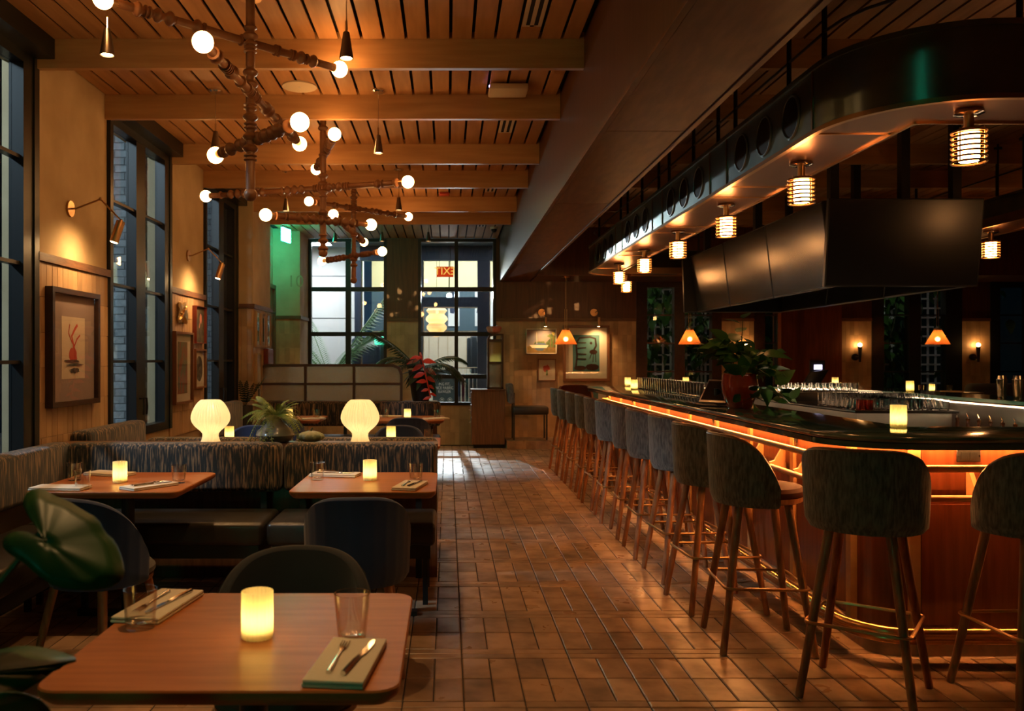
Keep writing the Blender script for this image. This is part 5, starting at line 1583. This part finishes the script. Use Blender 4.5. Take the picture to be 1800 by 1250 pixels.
for k, (s, z, sz) in enumerate((('ING FIT,', .455, .075), ('NCE FABRIC', .385, .075), ('RAWLER', .315, .075))):
    put('lettering', text_mesh(s, sz, 'white_paint', .001), bd, (.015, -.0115, z), (R(90), 0, 0), (.8, 1, 1))
for x in (-.03, .115):
    obj('emblem', MB().tube([(x + .036 * cos(2 * pi * i / 20), -.012, .17 + .036 * sin(2 * pi * i / 20)) for i in range(20)], .003, 5, True).box(x - .012, x + .012, -.012, -.010, .155, .187), 'white_paint', bd)
obj('foot', MB().box(-.18, -.14, -.05, .1, -.5, 0).box(.14, .18, -.05, .1, -.5, 0), 'black_metal', ps, smooth=False)
# clothes
def garment(label, loc, mt, W=.40, H=.70, rz=0.0, shirt=None, dp=.06):
    t = thing('garment', label, 'clothing', loc, rz)
    obj('cloth', MB().add(*(lambda g: (g.v, g.f))(MB().rb(-W / 2, W / 2, -dp, dp, -H, 0, dp * .8, 3))).rb(-W / 2 - .06, -W / 2 + .05, -dp * .7, dp * .7, -H * .85, -.04, dp * .5, 2).rb(W / 2 - .05, W / 2 + .06, -dp * .7, dp * .7, -H * .85, -.04, dp * .5, 2), mt, t)
    obj('hanger', MB().tube([(0, 0, -.01), (0, 0, .07), (.02, 0, .10), (.0, 0, .12)], .004, 5), 'steel', t)
    if dp > .05:
        obj('stand', MB().cyl((0, 0, -loc[2]), (0, 0, -.3), .015, n=8).cyl((0, 0, -loc[2]), (0, 0, .02 - loc[2]), .15, n=20), 'steel', t)
    if shirt:
        obj('shirt_front', MB().prism([(-.06, -.01), (.06, -.01), (.0, -.34)], -.064, -.060).xf(Matrix.Rotation(R(90), 4, 'X') @ Matrix.Diagonal((1, 1, -1, 1))), shirt, t, smooth=False)
        obj('pocket_square', MB().box(.09, .14, -.066, -.06, -.24, -.19), shirt, t, smooth=False)
    return t
garment('grey suit jacket with white shirt on show in the shop', (.62, 16.9, 1.88), 'cloth_grey', .36, .75, 0, 'cloth_white')
garment('dark embroidered jacket behind the left street window', (-1.55, 16.2, 1.85), 'navy', .42, .75, .15)
garment('dark jacket beside the embroidered one behind the left street window', (-1.18, 16.4, 1.80), 'cloth_grey', .38, .8, -.1)
rk = thing('clothes_rack', 'metal clothes rack in the shop', 'rack', (.62, 16.4, 0))
obj('rail', MB().cyl((-.45, 0, 1.25), (.55, 0, 1.25), .013), 'pale_wood', rk)
for x in (-.45, .55):
    obj('upright', MB().cyl((x, 0, 0), (x, 0, 1.27), .013), 'steel', rk)
for i in range(12):
    garment('garment on the shop clothes rack, %s from the left' % ORD[i], (.22 + .075 * i, 16.4, 1.13), ['cloth_navy', 'cloth_maroon', 'cloth_teal', 'cloth_grey', 'slate_blue', 'cloth_navy'][i % 6], .36, .75, R(90), None, .03)
for i, x in enumerate((.13, .83)):
    t = thing('shop_poster', 'pale fashion poster on the blue shop wall, %s one' % ('left' if i == 0 else 'right'), 'poster', (x, 18.19, 2.5))
    obj('sheet', MB().box(-.25 if i else -.12, .25 if i else .12, -.008, 0, -.38, .38), 'cloth_white', t, smooth=False)
    obj('figure', MB().prism([(-.22 if i else -.08, -.1), (-.12, .38), (0.0, .38), (.06, .1), (.0, -.12)], .009, .010).xf(Matrix.Rotation(R(90), 4, 'X')), 'navy', t, smooth=False)
# palm outside the left street window
pl = thing('palm', 'green palm arching in front of the white wall outside', 'palm', (-2.15, 15.2, 0))
obj('pot', MB().lathe([(.001, 0), (.16, 0), (.2, .5), (.18, .5), (.001, .46)], 20), 'dark_pot', pl)
obj('stem', MB().tube([(0, 0, .46), (.03, 0, .8), (.05, 0, 1.1)], [.04, .03, .025], 8), 'stem', pl)
pf = [frond_mb(1.55, 40, .52, .0125, d, a_, .0).mesh('frond', 'leaf', False) for d, a_ in ((.6, 1.25), (.95, 1.5), (.35, 1.6))]
for i, (a, k, s) in enumerate(((-80, 0, 1.0), (-90, 2, .9), (-62, 1, .95), (-88, 1, .8), (-30, 0, .6), (84, 0, .7), (60, 1, .7), (40, 2, .6), (-74, 2, 1.0))):
    put('frond', pf[k], pl, (.05, 0, 1.05), (0, 0, R(a)), s)
fl = thing('track_spotlight', 'shop spotlight on a rod shining back through the right street window', 'spotlight', (.03, 16.55, 4.0))
obj('rod', MB().cyl((0, 0, -1.26), (0, 0, 0), .012, n=8), 'black_metal', fl)
obj('head', MB().cyl((0, .12, -1.30), (0, -.05, -1.36), .05, .06, 16), 'black_metal', fl)
obj('lens', MB().cyl((0, -.0505, -1.36), (0, -.053, -1.361), .052, n=16), 'shop_light', fl)
spot('lamp_light', fl, (0, -.08, -1.365), (.3, -4, -3.1), 420, 62, .3, (.92, .97, 1.0), .03)

# ------------------------------------------------------------------ garden outside the right windows
struct('garden_wall', MB().box(2.4, 15, 16.2, 16.35, 0, 4.0), 'leaf_dark', smooth=False)
struct('garden_ground', MB().box(2.4, 10.6, 14.3, 16.2, -.04, .01), 'exterior_ground')
tr_v = MB().box(-.017, .017, -.01, .01, 0, 3.0).mesh('lath', 'white_paint', False)
tr_h = MB().box(-.6, .6, -.012, .008, -.016, .016).mesh('lath', 'white_paint', False)
for n, x in enumerate((4.05, 5.1, 7.5, 9.0)):
    t = thing('trellis', 'white wooden trellis with climbing leaves in the garden, %s from the left' % ORD[n], 'trellis', (x, 15.5, 0))
    for i in range(9):
        put('lath', tr_v, t, (-.56 + .14 * i, 0, 0))
    for i in range(16):
        put('lath', tr_h, t, (0, -.02, .3 + .17 * i))
vl = leaf_mb(.13, .075, 5, .2, .3).mesh('leaf', 'leaf', True, 80)
random.seed(9)
for n, x in enumerate((3.55, 4.25, 5.3, 7.25, 7.95, 9.3)):
    t = thing('climbing_plant', 'dark green climbing plant outside the garden windows, %s from the left' % ORD[n], 'plant', (x, 15.3, 0))
    obj('vine', MB().tube([(0, 0, 0), (.08, .02, .8), (-.06, 0, 1.6), (.1, 0, 2.3), (-.1, 0, 3.0)], .012, 6), 'stem', t)
    for i in range(210):
        z = random.uniform(.2, 3.1); sprd = .18 + .22 * max(0, z - 1.8)
        put('leaf', vl, t, (random.gauss(0, sprd), random.uniform(-.14, .1), z), (random.uniform(-1.5, -.2), random.uniform(-.6, .6), random.uniform(0, 6.28)), random.uniform(1.0, 2.1))
for i, x in enumerate((3.8, 7.7)):  # unseen fill lights, added so the trellis and leaves show up
    t = thing('garden_fill_light', 'unseen light added to brighten the garden trellis, %s' % ('left' if i == 0 else 'right'), 'lamp', (x, 14.5, 3.0))
    obj('housing', MB().box(-.15, .15, -.42, .05, 0, .08), 'black_metal', t, smooth=False); obj('lens', MB().box(-.14, .14, -.09, .0, -.006, 0), 'garden_glow', t, smooth=False)
